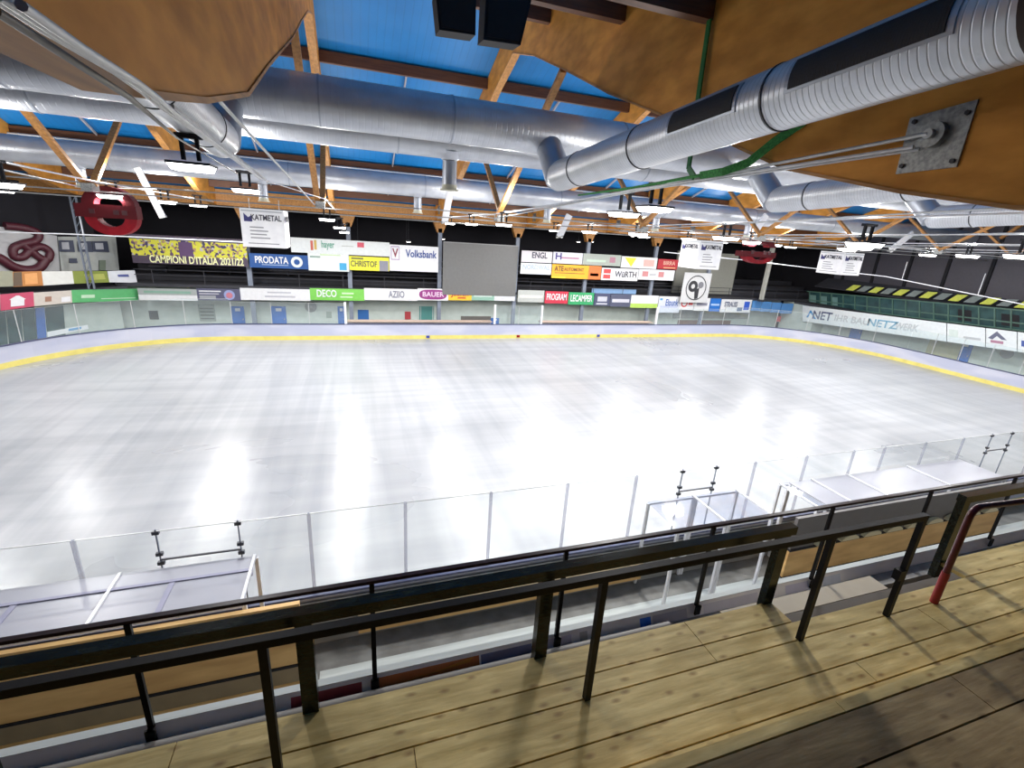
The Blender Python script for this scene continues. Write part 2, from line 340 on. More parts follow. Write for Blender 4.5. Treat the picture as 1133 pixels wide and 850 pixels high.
# corners and ends
Q = rounded(.05, 6)
def arc_panels(i0, i1, word):
    for q, i in enumerate(range(i0, i1)):
        pane(Q[i+1], Q[i], BH+.045, 2.75, MT['glass_far'], f'curved-corner glass panel at the {word} corner, {ORD[q]} along', 'corner glass panels')
arc_panels(0, 6, 'far right'); arc_panels(7, 13, 'far left'); arc_panels(14, 20, 'near left'); arc_panels(21, 27, 'near right')
for sx, word in ((1, 'right'), (-1, 'left')):
    y0, y1 = YN+8, YF-RC; n = 5
    for i in range(n):
        a = (sx*(XE+.05), y0+(y1-y0)*i/n); b = (sx*(XE+.05), y0+(y1-y0)*(i+1)/n)
        pane(a, b, BH+.045, 2.75, MT['glass_far'], f'glass panel on the {word} end boards, {ORD[i]} from the near side', 'end glass panels')
# near side glass, posts at a regular pitch with two gates
X0, PT = -13.27, 1.726
tt = [-5, -4, -3, -2, -1.36, -.66, 0, 1, 2, 3, 4, 4.73, 5.3, 6, 7, 8, 8.7, 9.7, 10.7, 11.5, 12.1, 13, 14, 15, 16, 17, 18, 19, 20]
k = 0
for a, b in zip(tt[:-1], tt[1:]):
    gate = a in (-1.36, 4.73, 11.5); xa, xb = X0+PT*a, X0+PT*b
    nm = 'glass_gate' if gate else 'glass_shield'
    e = pane((xa, YN-.05), (xb, YN-.05), BH+.045, 2.9, MT['glass'],
             (f'glass gate with dark clips in the near boards, {ORD[(-1.36,4.73,11.5).index(a)]} from the left' if gate else f'clear glass panel on the near boards, {ORD[k]} from the left'),
             'glass gates' if gate else 'glass panels on the near boards', not gate and a not in (-.66, 5.3, 12.1), 'glass_post', th=.015, pr_=.03, name=nm)
    if not gate: k += 1
    if gate:
        L = xb-xa
        for s in (-1, 1):
            for z in (1.74, 1.32, 1.14): MB().box(s*L/2-.05, s*L/2+.05, -.03, .03, z-.03, z+.03).build('clip', MT['clip'], e)
            MB().box(s*L/2-.01, s*L/2+.01, -.012, .012, 0, 1.8).build('edge_trim', MT['column'], e)
        MB().box(-L/2, L/2, -.015, .015, 1.19, 1.215).build('latch_bar', MT['clip'], e)
# ================================================================== CANOPIES behind near glass (Z 2.25)
ZC = 2.25
def canopy(x0, x1, seams, label, mm, name='bench_canopy', y0=-11.62, y1=-12.80, lip=.0, back=True):
    e = empty(name, ((x0+x1)/2, y0, 0), label=label, cat='canopy'); cx = (x0+x1)/2
    MB().box(x0-cx, x1-cx, y1-y0, 0, ZC-.02, ZC).build('roof_sheet', mm, e)
    for s in seams: MB().box(s-cx-.02, s-cx+.02, y1-y0, 0, ZC, ZC+.03).build('roof_bar', MT['whitebar'] if name != 'long' else MT['column'], e)
    for s in (x0, x1):
        for yy in (-.04, y1-y0+.06): MB().box(s-cx-.03, s-cx+.03, yy-.03, yy+.03, 0, ZC-.02).build('post', MT['whitebar'], e)
    for yy in (-.02, y1-y0+.02): MB().box(x0-cx, x1-cx, yy-.02, yy+.02, ZC-.07, ZC-.02).build('edge_beam', MT['whitebar'], e)
    return e
cL = canopy(-24.0, -14.15, [-16.15, -18.3, -20.5, -22.5, -14.18], 'long lavender-grey bench canopy in the lower left corner beyond the railings', MT['canopy'])
MB().box(-24.0+19.07, -14.15+19.07, -.42, -.36, ZC-.1, ZC+.02).build('purlin_strip', flat('lavender_strip', (.26, .26, .36)), cL)
for q in (-15.3, -17.3, -19.4): MB().box(q+19.07-.04, q+19.07+.04, -1.15, -.36, ZC-.06, ZC+.012).build('rafter_strip', flat('lavender_strip', (.26, .26, .36)), cL)
canopy(-1.75, 5.1, [.32, 2.72, -.98], 'long lavender-grey canopy over the penalty bench at the right', MT['canopy'])
canopy(-2.1, -1.80, [-2.08], 'clear end bay of the right bench canopy with open steel frame', MT['glass_roof'])
canopy(-6.05, -4.78, [-4.8], 'clear canopy over the left gate beside the middle glass gate', MT['glass_roof'])
canopy(-4.70, -3.48, [-3.5], 'clear canopy over the middle gate with bright white right bar', MT['glass_roof'])
canopy(13.2, 18.0, [15.0, 16.6], 'lavender-grey bench canopy at the far right end of the near boards', MT['canopy'])
# back walls and clutter of the player boxes, seen under the maroon rail
e = empty('timber_partition', (-19.0, -12.88, 0), label='tan wooden back wall of the left players box below the maroon rail', cat='wall panel')
MB().box(-6.0, 5.65, -.04, .04, .97, ZC-.08).build('upper_board', MT['tan'], e)
MB().box(-6.0, 5.65, -.05, .05, .60, .92).build('middle_board', MT['brownboard'], e)
MB().box(-6.0, 5.65, -.04, .04, 0, .58).build('lower_board', MT['tan'], e)
MB().box(-6.0, 5.65, -.06, .02, .92, .97).build('joint_rail', MT['matt_black'], e)
e = empty('box_partition', (1.6, -12.90, 0), label='dark back wall of the penalty boxes under the right canopy', cat='wall panel')
MB().box(-4.5, 3.6, -.04, .04, 1.36, ZC-.06).build('upper_board', flat('dark_grey_brown', (.14, .13, .125)), e)
MB().box(-4.5, 3.6, -.05, .05, 0, .54).build('lower_board', MT['greyboard'], e)
MB().box(-4.5, 3.6, -.07, .02, .54, .58).build('dark_seam', MT['matt_black'], e)
MB().box(-4.5, 3.6, -.06, .02, 1.30, 1.36).build('joint_rail', MT['matt_black'], e)
MB().box(-4.5, 3.6, -.04, .04, .58, 1.30).build('timber_board', MT['tan'], e)
for i in range(9):
    x = -1.9+i*.78; m = MB()
    pts = [Vector((x+.30*math.cos(a), -13.06, 1.41+.13*math.sin(a))) for a in [PI*j/10 for j in range(11)]]
    m.prism(pts, (0, .10, 0)); tag(m.build('timber_pad', flat('pale_pad', (.62, .55, .34))), f'pale rounded pad behind the right penalty box wall, {ORD[i]} from the left', 'pad', 'rounded pads')
e = empty('timber_kickboard', (-8.2, -11.75, 0), label='low tan timber boarding behind the near boards in the middle', cat='board')
MB().box(-4.3, 2.2, -.03, .03, .2, .62).build('board_face', MT['tan'], e)
MB().box(-4.3, 2.2, -.05, .03, .62, .66).build('board_edge', MT['brownboard'], e)
tag(MB().box(-13.9, 6.5, -11.62, -11.56, .0, 1.0).build('board_backing', MT['greyboard']), 'grey backing of the near boards seen below the maroon rail', 'backing')
# ================================================================== PARAPET LEDGE, PIPE, MAROON RAIL
e = empty('parapet_ledge', (-6, -16.15, 0), label='pale parapet ledge with small banners below the maroon rail', cat='parapet')
MB().box(-14, 18, -.03, .04, 3.5, 4.1).build('ledge_top', MT['ledge'], e)
MB().prism([(-14, -.032, 4.098), (-14, -.095, 3.95), (-14, -.095, 3.6), (-14, -.031, 3.6)], (32, 0, 0)).build('banner_board', MT['lavender'], e)
MB().box(-14, 18, .04, .05, 4.06, 4.085).build('edge_groove', MT['column'], e)
tag(e, None)
def adp(x0, x1, col, name, label):
    a = at_y(x0, 0, -16.34).x; b = x1
def ledge_ad(px0, px1, y0, y1, col, name, label, extra=None):
    p = at_y(px0, y0, -16.195); q = at_y(px1, y1, -16.195)
    z = 3.93
    o = empty('parapet_banner', ((p.x+q.x)/2, -16.195, 3.88), label=label, cat='banner', group='banners on the parapet'); L = abs(q.x-p.x)/2
    MB().prism([(-L, .008, .205), (-L, -.046, .085), (-L, -.042, .083), (-L, .012, .203)], (2*L, 0, 0)).build('banner_sheet', flat(name, tuple(min(.9, c*1.7) for c in col)), o)
    if extra: extra(o, L)
    return o
ledge_ad(321, 400, 765, 748, (.16, .02, .03), 'ad_dark_red', 'dark red banner on the parapet, leftmost')
ledge_ad(410, 530, 750, 724, (.32, .10, .03), 'ad_brown', 'brown and orange picture banner on the parapet', lambda o, L: MB().prism([(-L*.9, -.045, .090), (L*.8, -.020, .145), (L*.9, -.002, .185), (L*.2, -.025, .134)], (0, -.003, .001)).build('picture', flat('ad_orange', (.6, .25, .04)), o))
ledge_ad(532, 588, 722, 712, (.11, .12, .22), 'ad_navy', 'navy and grey banner on the parapet')
ledge_ad(604, 632, 705, 700, (.36, .34, .43), 'ad_grey', 'small grey banner on the parapet')
ledge_ad(641, 650, 700, 695, (.28, .28, .30), 'ad_grey2', 'tiny grey notice on the parapet')
ledge_ad(708, 720, 683, 680, (.02, .12, .50), 'ad_blue', 'bright blue logo sticker on the parapet')
ledge_ad(722, 760, 680, 670, (.33, .33, .40), 'ad_grey3', 'long grey banner on the parapet beside blue sticker')
ledge_ad(778, 838, 668, 655, (.36, .36, .44), 'ad_grey4', 'long grey banner on the parapet below beam end')
ledge_ad(868, 893, 650, 644, (.36, .36, .48), 'ad_lilac', 'lilac banner on the parapet between the railing posts')
ledge_ad(910, 930, 638, 632, (.34, .38, .48), 'ad_lilac2', 'pale blue-grey notice on the parapet')
tag(MB().tube([(-20, -16.315, 3.985), (-9.2, -16.315, 3.985)], .060, 14).build('grey_pipe', flat('dull_pipe', (.30, .28, .25), .6)), 'thick grey pipe along the inner foot of the parapet', 'pipe')
tag(MB().box(-9.15, 12, -16.43, -16.25, 3.75, 3.97).build('concrete_kerb', MT['concrete']), 'concrete kerb along the parapet foot on the right', 'kerb')
struct('lower_walkway', MB().box(-20, 20, -16.97, -16.36, 3.2, 3.45), MT['concrete'])
struct('lower_walkway', MB().box(-20, 20, -17.26, -16.98, 0, 4.60), flat('dark_brown_step', (.07, .05, .03)))
struct('lower_walkway', MB().box(-20, 20, -16.35, -16.0, 0, 3.45), MT['concrete'])
struct('walkway_strip', MB().box(-13.2, 12, -13.2, -12.28, -.03, .0), MT['ledge'])
rl = empty('maroon_railing', (-6, -16.2, 4.1), label='dark maroon railing on the parapet, furthest from the viewer', cat='railing')
MB().box(-14, 18, -.022, .022, 1.03, 1.06).build('hand_rail', MT['maroon'], rl)
for X in (-15.7, -13.99, -12.3, -10.52, -8.79, -7.05, -5.3, -3.5, -1.7, .1, 2, 4, 6):
    MB().box(X+6-.02, X+6+.02, -.03, .0, .0, 1.03).build('post', MT['black'], rl)
    MB().box(X+6-.035, X+6+.035, -.06, -.041, -.10, .02).build('foot_bracket', MT['black'], rl)
    MB().box(X+6-.02, X+6+.02, -.06, .0, .0, .02).build('arm_bracket', MT['black'], rl)
# ================================================================== WOODEN STAND
Z0, Z1, Z2 = 4.85, 5.10, 5.45
def plankrow(e, y0, y1, z, x0, x1, m, cuts=()):
    xs = [x0]+sorted(c for c in cuts if x0 < c < x1)+[x1]
    for a, b in zip(xs[:-1], xs[1:]):
        o = MB().box(a+.003, b-.003, y0+.004, y1-.004, z-.04, z)
        o.build('plank', m, e)
t0 = empty('wooden_tier', (0, 0, 0), label='lowest wooden plank tier carrying the black railing', cat='tier')
t0s = (-17.62, -17.42, -17.25)
plankrow(t0, -17.25, -17.00, Z0, -18, -8.75, MT['plank'], (-9.72, -13.5))
plankrow(t0, -17.25, -17.00, Z0, -6.35, 4, MT['plank'], (-2,))
plankrow(t0, -17.42, -17.255, Z0, -18, 4, MT['plank'], (-9.72, -5.5, -14.2))
plankrow(t0, -17.71, -17.425, Z0, -18, 4, MT['plank'], (-12.1, -7.4))
plankrow(t0, -17.90, -17.715, Z0, -18, 4, MT['plank'], (-8.6,))
plankrow(t0, -18.12, -17.905, Z0, -18, 4, MT['plank'], (-11.4,))
MB().box(-18, 4, -18.1, -17.45, Z0-.2, Z0-.045).build('bearer', MT['concrete'], t0)
t1 = empty('wooden_tier', (0, 0, 0), label='darker second wooden plank tier in the lower right corner', cat='tier')
plankrow(t1, -18.14, -18.06, Z1, -18, 4, MT['plank'], (-9.35,))
plankrow(t1, -18.42, -18.145, Z1, -18, 4, MT['plank2'], (-8.3,))
plankrow(t1, -18.72, -18.425, Z1, -18, 4, MT['plank2'], (-10.4, -6.6))
plankrow(t1, -19.0, -18.725, Z1, -18, 4, MT['plank2'], (-8.9,))
MB().box(-18, 4, -18.10, -18.07, Z0, Z1-.045).build('riser', MT['plank2'], t1)
t2 = empty('wooden_tier', (0, 0, 0), label='third wooden plank tier behind the second one', cat='tier')
plankrow(t2, -19.35, -19.0, Z2, -18, 4, MT['plank2'], (-8.9,)); MB().box(-18, 4, -19.04, -19.01, Z1, Z2-.045).build('riser', MT['plank2'], t2)
# steps going down through the gap in the beam
e = empty('stair_opening', (-7.5, -16.9, 4.1), label='concrete steps dropping through the opening between the two green beams', cat='steps')
MB().box(-1.2, 1.1, .22, .44, -.1, .12).build('step', flat('beige_step', (.42, .36, .26)), e); MB().box(-1.2, 1.1, -.3, .22, -.6, .02).build('step', flat('dark_brown_step', (.07, .05, .03)), e)
# thick beam rail
def beam(x0, x1, posts, label):
    e = empty('beam_railing', ((x0+x1)/2, -16.98, Z0), label=label, cat='railing', group='green beam railings'); cx = (x0+x1)/2
    MB().box(x0-cx, x1-cx, -.05, .03, .745, .825).build('beam', MT['green_rail'], e)
    for X in posts:
        MB().box(X-cx-.05, X-cx+.05, -.045, .025, -.2, .745).build('post', MT['green_rail'], e)
    return e
beam(-18, -8.70, (-16.0, -14.4, -12.73, -11.08, -8.80), 'long dark green square beam railing at the front edge of planks')
beam(-6.38, 4, (-6.32, -4.5, -2.5, -.5), 'short dark green square beam railing at the right edge of picture')
# thin railing
e = empty('pipe_railing', (-12, -17.42, Z0), label='black pipe railing standing on the planks, nearest the viewer', cat='railing')
MB().box(-6, 4.22, -.025, .025, 1.03, 1.08).build('hand_rail', MT['black'], e)
for X in (-16.8, -14.85, -12.87, -10.88, -8.86, -7.80): MB().box(X+12-.022, X+12+.022, -.022, .022, 0, 1.03).build('post', MT['black'], e)
MB().box(4.12, 4.2, -.03, .03, .42, .52).build('catch', MT['black'], e)
e = empty('tube_railing', (-7.14, -17.42, Z0), label='dark red bent tube railing beside the short green beam', cat='railing')
pts = [(0, 0, 0), (0, 0, .95)]+[(.10*(1-math.cos(a)), 0, .95+.10*math.sin(a)) for a in [PI/2*k/5 for k in range(1, 6)]]+[(1.0, -.02, 1.02), (3.5, -.3, .85)]
MB().tube([(x, y, z) for x, y, z in pts], .028, 12).build('bent_tube', MT['maroon_red'], e)
MB().tube([(0, 0, 0), (0, 0, .35)], .034, 12).build('sleeve', flat('red_sleeve', (.30, .02, .02)), e)
# ================================================================== ROOF GIRDERS
FX = [-35.0, -27.8, -20.6, -13.4, -6.2, 1.0, 8.2, 15.4, 22.6, 29.8]
prof = [(-24, 9.0), (-20, 8.62), (-18, 8.5), (-16.5, 8.52), (-15.4, 8.72), (-13.7, 9.12), (-12, 9.8), (-10, 10.55), (-8, 11.3), (-5.4, 12.4), (-2.3, 13.65), (0, 14.35)]
def girder(X, label):
    e = empty('roof_girder', (X, 0, 0), label=label, cat='roof girder', group='timber roof girders')
    T = .13
    near = [(-T, y, z) for y, z in prof]+[(-T, 0, RZ0-.02), (-T, -24, roofz(-24)-.02)]
    MB().prism(near, (2*T, 0, 0)).build('near_web', MT['ply'], e)
    fp = [(0, 14.35), (2.3, 13.65), (5.4, 12.4), (8, 11.3), (10, 10.55), (12, 9.8), (13.7, 9.12), (15.4, 8.72), (16.5, 8.52), (17.2, 8.45)]
    far = [(-T, y+.01, z) for y, z in fp]+[(-T, 17.2, roofz(17.2)-.02), (-T, .01, RZ0-.02)]
    MB().prism(far, (2*T, 0, 0)).build('far_web', MT['ply'], e)
    for m, pp in (('near_flange', [p for p in prof if p[0] > -24.5]), ('far_flange', fp)):
        q = MB(); 
        for (ya, za), (yb, zb) in zip(pp[:-1], pp[1:]): q.bar((0, ya, za), (0, yb, zb), .29, .04, up=(0, 0, 1))
        q.build(m, MT['glulam'], e)
    N = (0, 1.1, 8.5)
    MB().bar((-.09, N[1], N[2]+.1), (-.09, -4.9, 12.55), .13, .2, up=(1, 0, 0)).build('strut', MT['glulam'], e)
    MB().bar((.09, N[1], N[2]+.1), (.09, 5.6, 12.25), .13, .2, up=(1, 0, 0)).build('strut', MT['glulam'], e)
    nd = MB().box(-.16, .16, N[1]-.25, N[1]+.25, N[2]-.12, N[2]+.14); nd.build('steel_node', MT['steel'], e)
    for s in (-1, 1):
        MB().tube([(-.27, -15.62, 9.27), (-.2, N[1], N[2])] if s < 0 else [(-.22, 15.6, 9.2), (-.2, N[1], N[2])], .022, 8).build('tie_rod', MT['pipe'], e)
    for Y, Z in ((-15.62, 9.27), (15.6, 9.2)):
        pl = MB(); pl.prism([(-T-.02, Y-.30, Z-.34), (-T-.02, Y+.30, Z-.36), (-T-.02, Y+.32, Z+.22), (-T-.02, Y-.30, Z+.28)], (.019, 0, 0)); pl = pl.build('anchor_plate', MT['steel'], e)
        MB().tube([(-T-.02, Y, Z), (-T-.10, Y, Z)], .13, 20).build('anchor_boss', MT['steel'], pl)
        MB().tube([(-T-.10, Y, Z), (-T-.15, Y, Z)], .05, 14).build('anchor_pin', MT['pipe'], pl)
        for dy in (-.25, .25):
            for dz in (-.28, .17): MB().tube([(-T-.02, Y+dy, Z+dz), (-T-.045, Y+dy, Z+dz)], .025, 6).build('bolt', MT['clip'], pl)
    return e
g0 = girder(FX[0], 'brown plywood roof girder with timber struts, first from the left end'); reg(g0)
for i, X in enumerate(FX[1:], 1):
    g = copy_tree(g0); g.location = (X, 0, 0)
    g['label'] = {3: 'plywood roof girder filling the upper left of picture', 4: 'plywood roof girder with anchor plate and green strap, upper right'}.get(i, f'brown plywood roof girder with timber struts, {ORD[i]} from the left end')
# purlins per bay
pu = None
rows = [(-11.4, 'second near'), (-8.3, 'third near'), (-3.6, 'inner near'), (3.6, 'inner far'), (7.8, 'third far'), (12, 'second far'), (16, 'outer far')]
for r_, (Y, rn) in enumerate(rows):
    for i in range(len(FX)-1):
        xa, xb = FX[i]+.14, FX[i+1]-.14; z = roofz(Y)-.02
        lab = f'dark timber purlin under the blue roof, {rn} row, {ORD[i]} bay from the left'
        if pu is None:
            pu = MB().box(0, 6.92, -.10, .10, -.40, 0).build('roof_purlin', MT['purlin'])
            o = pu
        else: o = pu.copy(); C.objects.link(o)
        o.location = (xa, Y, z-.04); tag(o, lab, 'purlin', 'roof purlins')
# secondary rafters on the far slope between purlins
rf = None
for i in range(len(FX)-1):
    for j, dx in enumerate((3.6,)):
        if rf is None:
            rf = MB().bar((0, 3.75, roofz(3.75)-.1), (0, 15.9, roofz(15.9)-.1), .06, .12).build('roof_batten', flat('pale_batten', (.42, .40, .42))); o = rf
        else: o = rf.copy(); C.objects.link(o)
        o.location = (FX[i]+dx, 0, 0); tag(o, f'thin pale roof batten in the {ORD[i]} bay', 'batten', 'roof battens')
tag(MB().box(-37, 37, 17.25, 17.62, 8.45, 9.42).build('eaves_beam', MT['glulam']), 'long brown glulam eaves beam above the far stand', 'beam')
tag(MB().tube([(-37, 11.75, roofz(11.75)-.52), (37, 11.75, roofz(11.75)-.52)], .05, 8).build('conduit', MT['pipe']), 'thin grey conduit below the second far purlin row', 'conduit')
# longitudinal wires and tubes through the nodes
for Y, Z, r_, lb in ((1.1, 8.66, .022, 'upper grey steel tube running lengthwise through the truss nodes'), (1.3, 8.40, .022, 'lower grey steel tube running lengthwise below the truss nodes'),
                     (5.5, 8.25, .025, 'thin grey cable running lengthwise behind the nodes')):
    tag(MB().tube([(-37, Y, Z), (37, Y, Z)], r_, 8).build('steel_tube', flat('tube_grey', (.30, .30, .29), .6)), lb, 'steel tube')
# ================================================================== DUCTS
def duct(name, pts, r, m, label, collars=(), axis='x'):
    e = empty(name, pts[0], label=label, cat='air duct'); p0 = Vector(pts[0])
    MB().tube([Vector(p)-p0 for p in pts], r, 32).build('duct_body', m, e)
    for c, d in collars:
        c = Vector(c)-p0; d = Vector(d).normalized()
        MB().tube([c-d*.02, c+d*.02], r+.015, 32).build('collar', MT['clip'] if name == 'branch_duct' else MT['duct_plain'], e)
    return e
YA, ZA, RA = -6.7, 10.52, .52
dA = duct('main_duct', [(-37, YA, ZA), (35.8, YA, ZA)], RA, MT['duct'], 'large near galvanised main air duct along the hall', [((x, YA, ZA), (1, 0, 0)) for x in (-30, -24, -18.5, -12.9, -9.9, -5.2, 2.2, 9, 16, 23)])
dA2 = duct('main_duct', [(-37, -4.6, 10.36), (35.8, -4.6, 10.36)], .46, MT['duct'], 'second galvanised main duct just behind the nearest one', [((x, -4.6, 10.36), (1, 0, 0)) for x in (-27, -19, -11, -3, 5, 13)])
dB = duct('main_duct', [(-37, 7.0, 9.95), (35.8, 7.0, 9.95)], .52, MT['duct'], 'galvanised main air duct on the far side of the roof', [((x, 7, 9.95), (1, 0, 0)) for x in (-28, -22, -15, -8.6, -5, -1, 6, 13, 20)])
# branches towards the viewer, one per bay
def branch(X, label, grilles=True):
    e = empty('branch_duct', (X, YA, 0), label=label, cat='air duct', group='branch ducts'); zc = 9.58; r = .36
    slope = .052
    def zz(y): return 9.38-slope*(y+.9)
    MB().tube([(0, -.10, 10.30), (0, -1.08, 9.36)], [.33, .35], 28).build('drop_stub', MT['duct_plain'], e)
    MB().tube([(0, -.92, 9.34), (0, -1.0, 9.36), (0, -1.25, zz(-1.25)), (0, -10.1, zz(-10.1))], [.22, .32, r, r], 32).build('duct_body', MT['ductY'], e)
    MB().tube([(0, -10.1, zz(-10.1)), (0, -10.4, zz(-10.4))], [r+.01, r-.02], 32).build('end_cap', flat('dark_brown_cap', (.05, .03, .025)), e)
    for yy in (-2.3, -4.8, -7.75): MB().tube([(0, yy-.012, zz(yy)), (0, yy+.012, zz(yy))], r+.012, 32).build('collar', MT['clip'], e)
    for ya, yb in ((-6.0, -7.3), (-8.15, -9.65)):
        for s in (-1,):
            a0, a1 = math.radians(146), math.radians(192); m = MB(); n = 6; R1 = r+.022
            fr = MB()
            for rr, mm_, yy0, yy1, aa0, aa1 in ((R1, m, ya, yb, a0, a1), (r+.012, fr, ya+.06, yb-.06, a0-.09, a1+.09)):
                vs = []; 
                for i in range(n+1):
                    a = aa0+(aa1-aa0)*i/n
                    for y_ in (yy0, yy1):
                        for q in (rr, rr-.02): vs.append((q*math.cos(a), y_, zz(y_)+q*math.sin(a)))
                fs = []
                for i in range(n):
                    b = i*4; fs += [(b, b+4, b+6, b+2), (b+1, b+3, b+7, b+5), (b, b+1, b+5, b+4), (b+2, b+6, b+7, b+3)]
                fs += [(0, 2, 3, 1), (n*4, n*4+1, n*4+3, n*4+2)]
                mm_.add(vs, fs)
            m.build('air_grille', MT['grille'], e); fr.build('grille_frame', MT['duct_plain'], e)
    return e
b0 = branch(-7.35, 'large branch duct with black grilles coming towards the viewer, upper right'); reg(b0)
for X, lb in ((-14.75, 'branch duct half hidden by the left girder, upper left'), (-.35, 'branch duct with elbow behind the right girder'), (6.7, 'branch duct at the right edge, second beyond the right girder'), (13.9, 'branch duct far right, third beyond the right girder'), (-22, 'branch duct at the far left end of the hall'), (21.2, 'branch duct near the right end wall')):
    o = copy_tree(b0); o.location = (X, YA, 0); o['label'] = lb
# nozzles hanging under the ducts
def nozzle(x, y, z, h, r, label, first=[None]):
    e = empty('air_nozzle', (x, y, z), label=label, cat='air nozzle', group='round air nozzles')
    MB().tube([(0, 0, h), (0, 0, .06)], r, 20).build('perforated_sleeve', MT['duct_plain'], e)
    MB().tube([(0, 0, h+.02), (0, 0, h+.22)], [r+.01, r*1.9], 20).build('cone', MT['duct'], e)
    MB().tube([(0, 0, .16), (0, 0, .03)], r+.012, 20).build('cream_band', flat('cream', (.62, .60, .46)), e)
    MB().tube([(0, 0, .03), (0, 0, 0)], r*1.35, 20).build('outlet_plate', flat('cream', (.62, .60, .46)), e)
p = at_y(497, 211, -4.6); nozzle(p.x, p.y, p.z, .80, .21, 'perforated round air nozzle under the near ducts, in picture centre')
for i, x in enumerate((-23.2, -16.2, -8.94, -1.6, 5.7, 12.9)):
    nozzle(x, 7.0, 8.62, .75, .20, f'small air nozzle under the far duct, {ORD[i]} from the left')
# slanted white drop panels
def chute(px0, py0, px1, py1, Y, wd, label):
    a = at_y(px0, py0, Y+.1); b = at_y(px1, py1, Y)
    e = empty('drop_chute', a, label=label, cat='air duct', group='white drop chutes'); a0 = Vector(a)
    MB().bar((0, 0, 0), b-a0, wd, .12, up=(0, -1, .2)).build('chute_body', MT['white'], e)
    MB().bar(b-a0+Vector((0, 0, .03)), b-a0+Vector((.02, 0, -.04)), wd*1.1, .16, up=(0, -1, 0)).build('damper', MT['steel'], e)
chute(152, 186, 180, 240, 3.5, .22, 'white slanted chute left of the first hanging sign'); chute(498, 212, 492, 246, 5.5, .32, 'white slanted chute below the nozzle in picture centre')
chute(630, 238, 619, 262, 4, .32, 'white slanted chute right of the centre node'); chute(848, 238, 836, 256, 5, .36, 'white slanted chute beside the right red ring')
chute(1010, 258, 985, 277, 5, .36, 'white slanted chute far right above the hanging signs')
# ================================================================== CABLE TRAYS AND LAMPS
def tray(pts, label, n=3, r=.018, gap=.055):
    e = empty('cable_pipes', pts[0], label=label, cat='pipes'); p0 = Vector(pts[0])
    for k in range(n):
        MB().tube([Vector(p)-p0+Vector(((k-(n-1)/2)*gap, 0, -.012*k)) for p in pts], r, 8).build('pipe', MT['whitepipe'], e)
    return e
L_pts = [at_x(-5, -14, -13.02), at_x(70, 38, -13.06), at_x(140, 82, -13.15), at_x(166, 102, -13.21), at_x(184, 118, -13.3), at_y(290, 198, -4.6), Vector((-13.2, 1.1, 8.75)), Vector((-13.2, 16, 8.6))]
tray(L_pts, 'bundle of white pipes crossing the upper left girder', 3, .0115, .036)
p1, p2 = at_x(-5, 12, -13.22), at_x(142, 107, -13.22)
tr = MB(); ta, tb_ = at_y(184, 117, -13.6), at_y(292, 199, -4.6); tr.bar(ta, tb_, .13, .04); tag(tr.build('cable_tray', MT['pipe']), 'grey cable tray carrying the left floodlights', 'cable tray')
tag(MB().tube([p1, p2, at_y(195, 152, -12), at_y(262, 192, -6)], .013, 8).build('steel_rod', flat('dull_rod', (.16, .14, .11))), 'dull steel rod below the white pipes at upper left', 'rod')
R_pts = [Vector((-6.40, -15.5, 9.16)), Vector((-6.5, -10, 9.02)), Vector((-6.4, -5, 8.85)), Vector((-6.4, 1.1, 8.68)), Vector((-6.4, 16, 8.6))]
tray(R_pts, 'grey pipes beside the tie rod of the right girder', 2, .02, .10)
for i in (2, 5, 6, 7, 8):
    X = FX[i]+.25; tray([Vector((X, -14, 9.1)), Vector((X, 1.1, 8.7)), Vector((X, 16, 8.6))], f'grey pipes beside the {ORD[i]} girder from the left end', 1, .025, .14)
def lamp(p, size, label, power=None, tray_z=None, fill_k=1):
    x, y, z = p
    e = empty('ceiling_lamp', (x, y, z), label=label, cat='lamp', group='hall lamps')
    s = size/2
    h = MB(); h.box(-s, s, -s*.8, s*.8, .02, .06); h.build('housing', MT['clip'], e)
    d_ = .13*size; lz = MB(); q = [(-s*.94, -s*.74), (s*.94, -s*.74), (s*.94, s*.74), (-s*.94, s*.74)]
    lz.add([(x_, y_, .02) for x_, y_ in q]+[(x_*.86, y_*.86, .02-d_) for x_, y_ in q], [(0, 1, 2, 3), (4, 7, 6, 5), (0, 4, 5, 1), (1, 5, 6, 2), (2, 6, 7, 3), (3, 7, 4, 0)]); lz.build('lens', MT['lampglass'], e)
    H = (tray_z-z) if tray_z else .45*size/.5
    for dx in (-s*.35, s*.35): MB().box(dx-.045*size, dx+.045*size, -.03, .03, .10, H).build('bracket', MT['matt_black'], e)
    MB().box(-s*.6, s*.6, -.06, .06, H-.03, H+.04).build('driver_box', MT['matt_black'], e)
    ld = bpy.data.lights.new('lamp_light', 'AREA'); ld.shape = 'RECTANGLE'; ld.size = size*.9; ld.size_y = size*.7; ld.energy = power or LAMP_W; ld.color = (1, .98, .97)
    lo = bpy.data.objects.new('lamp_light', ld); C.objects.link(lo); lo.parent = e; lo.location = (0, 0, .01-d_)
    pd = bpy.data.lights.new('roof_fill', 'POINT'); pd.shadow_soft_size = .12; pd.energy = ld.energy*ROOF_FILL*2*fill_k; pd.color = (1, .98, .95)  # added fill point above the lamp, lifts roof and girders
    po = bpy.data.objects.new('roof_fill', pd); C.objects.link(po); po.parent = e; po.location = (0, 0, H+.25)
    return e
LL = [(at_y(213, 185, -10), 'floodlight nearest the viewer under the left pipes'), (at_y(272, 211, -4.6), 'second floodlight under the left pipes'), (at_y(362, 243, 1.4), 'floodlight at the node right of the first hanging sign'),
      (at_y(376, 252, 7), 'floodlight far along the left pipes, before the last'), (at_y(381, 257, 12), 'last floodlight along the left pipes')]
for p, lb in LL: lamp(p, .62, lb, tray_z=p.z+.45)
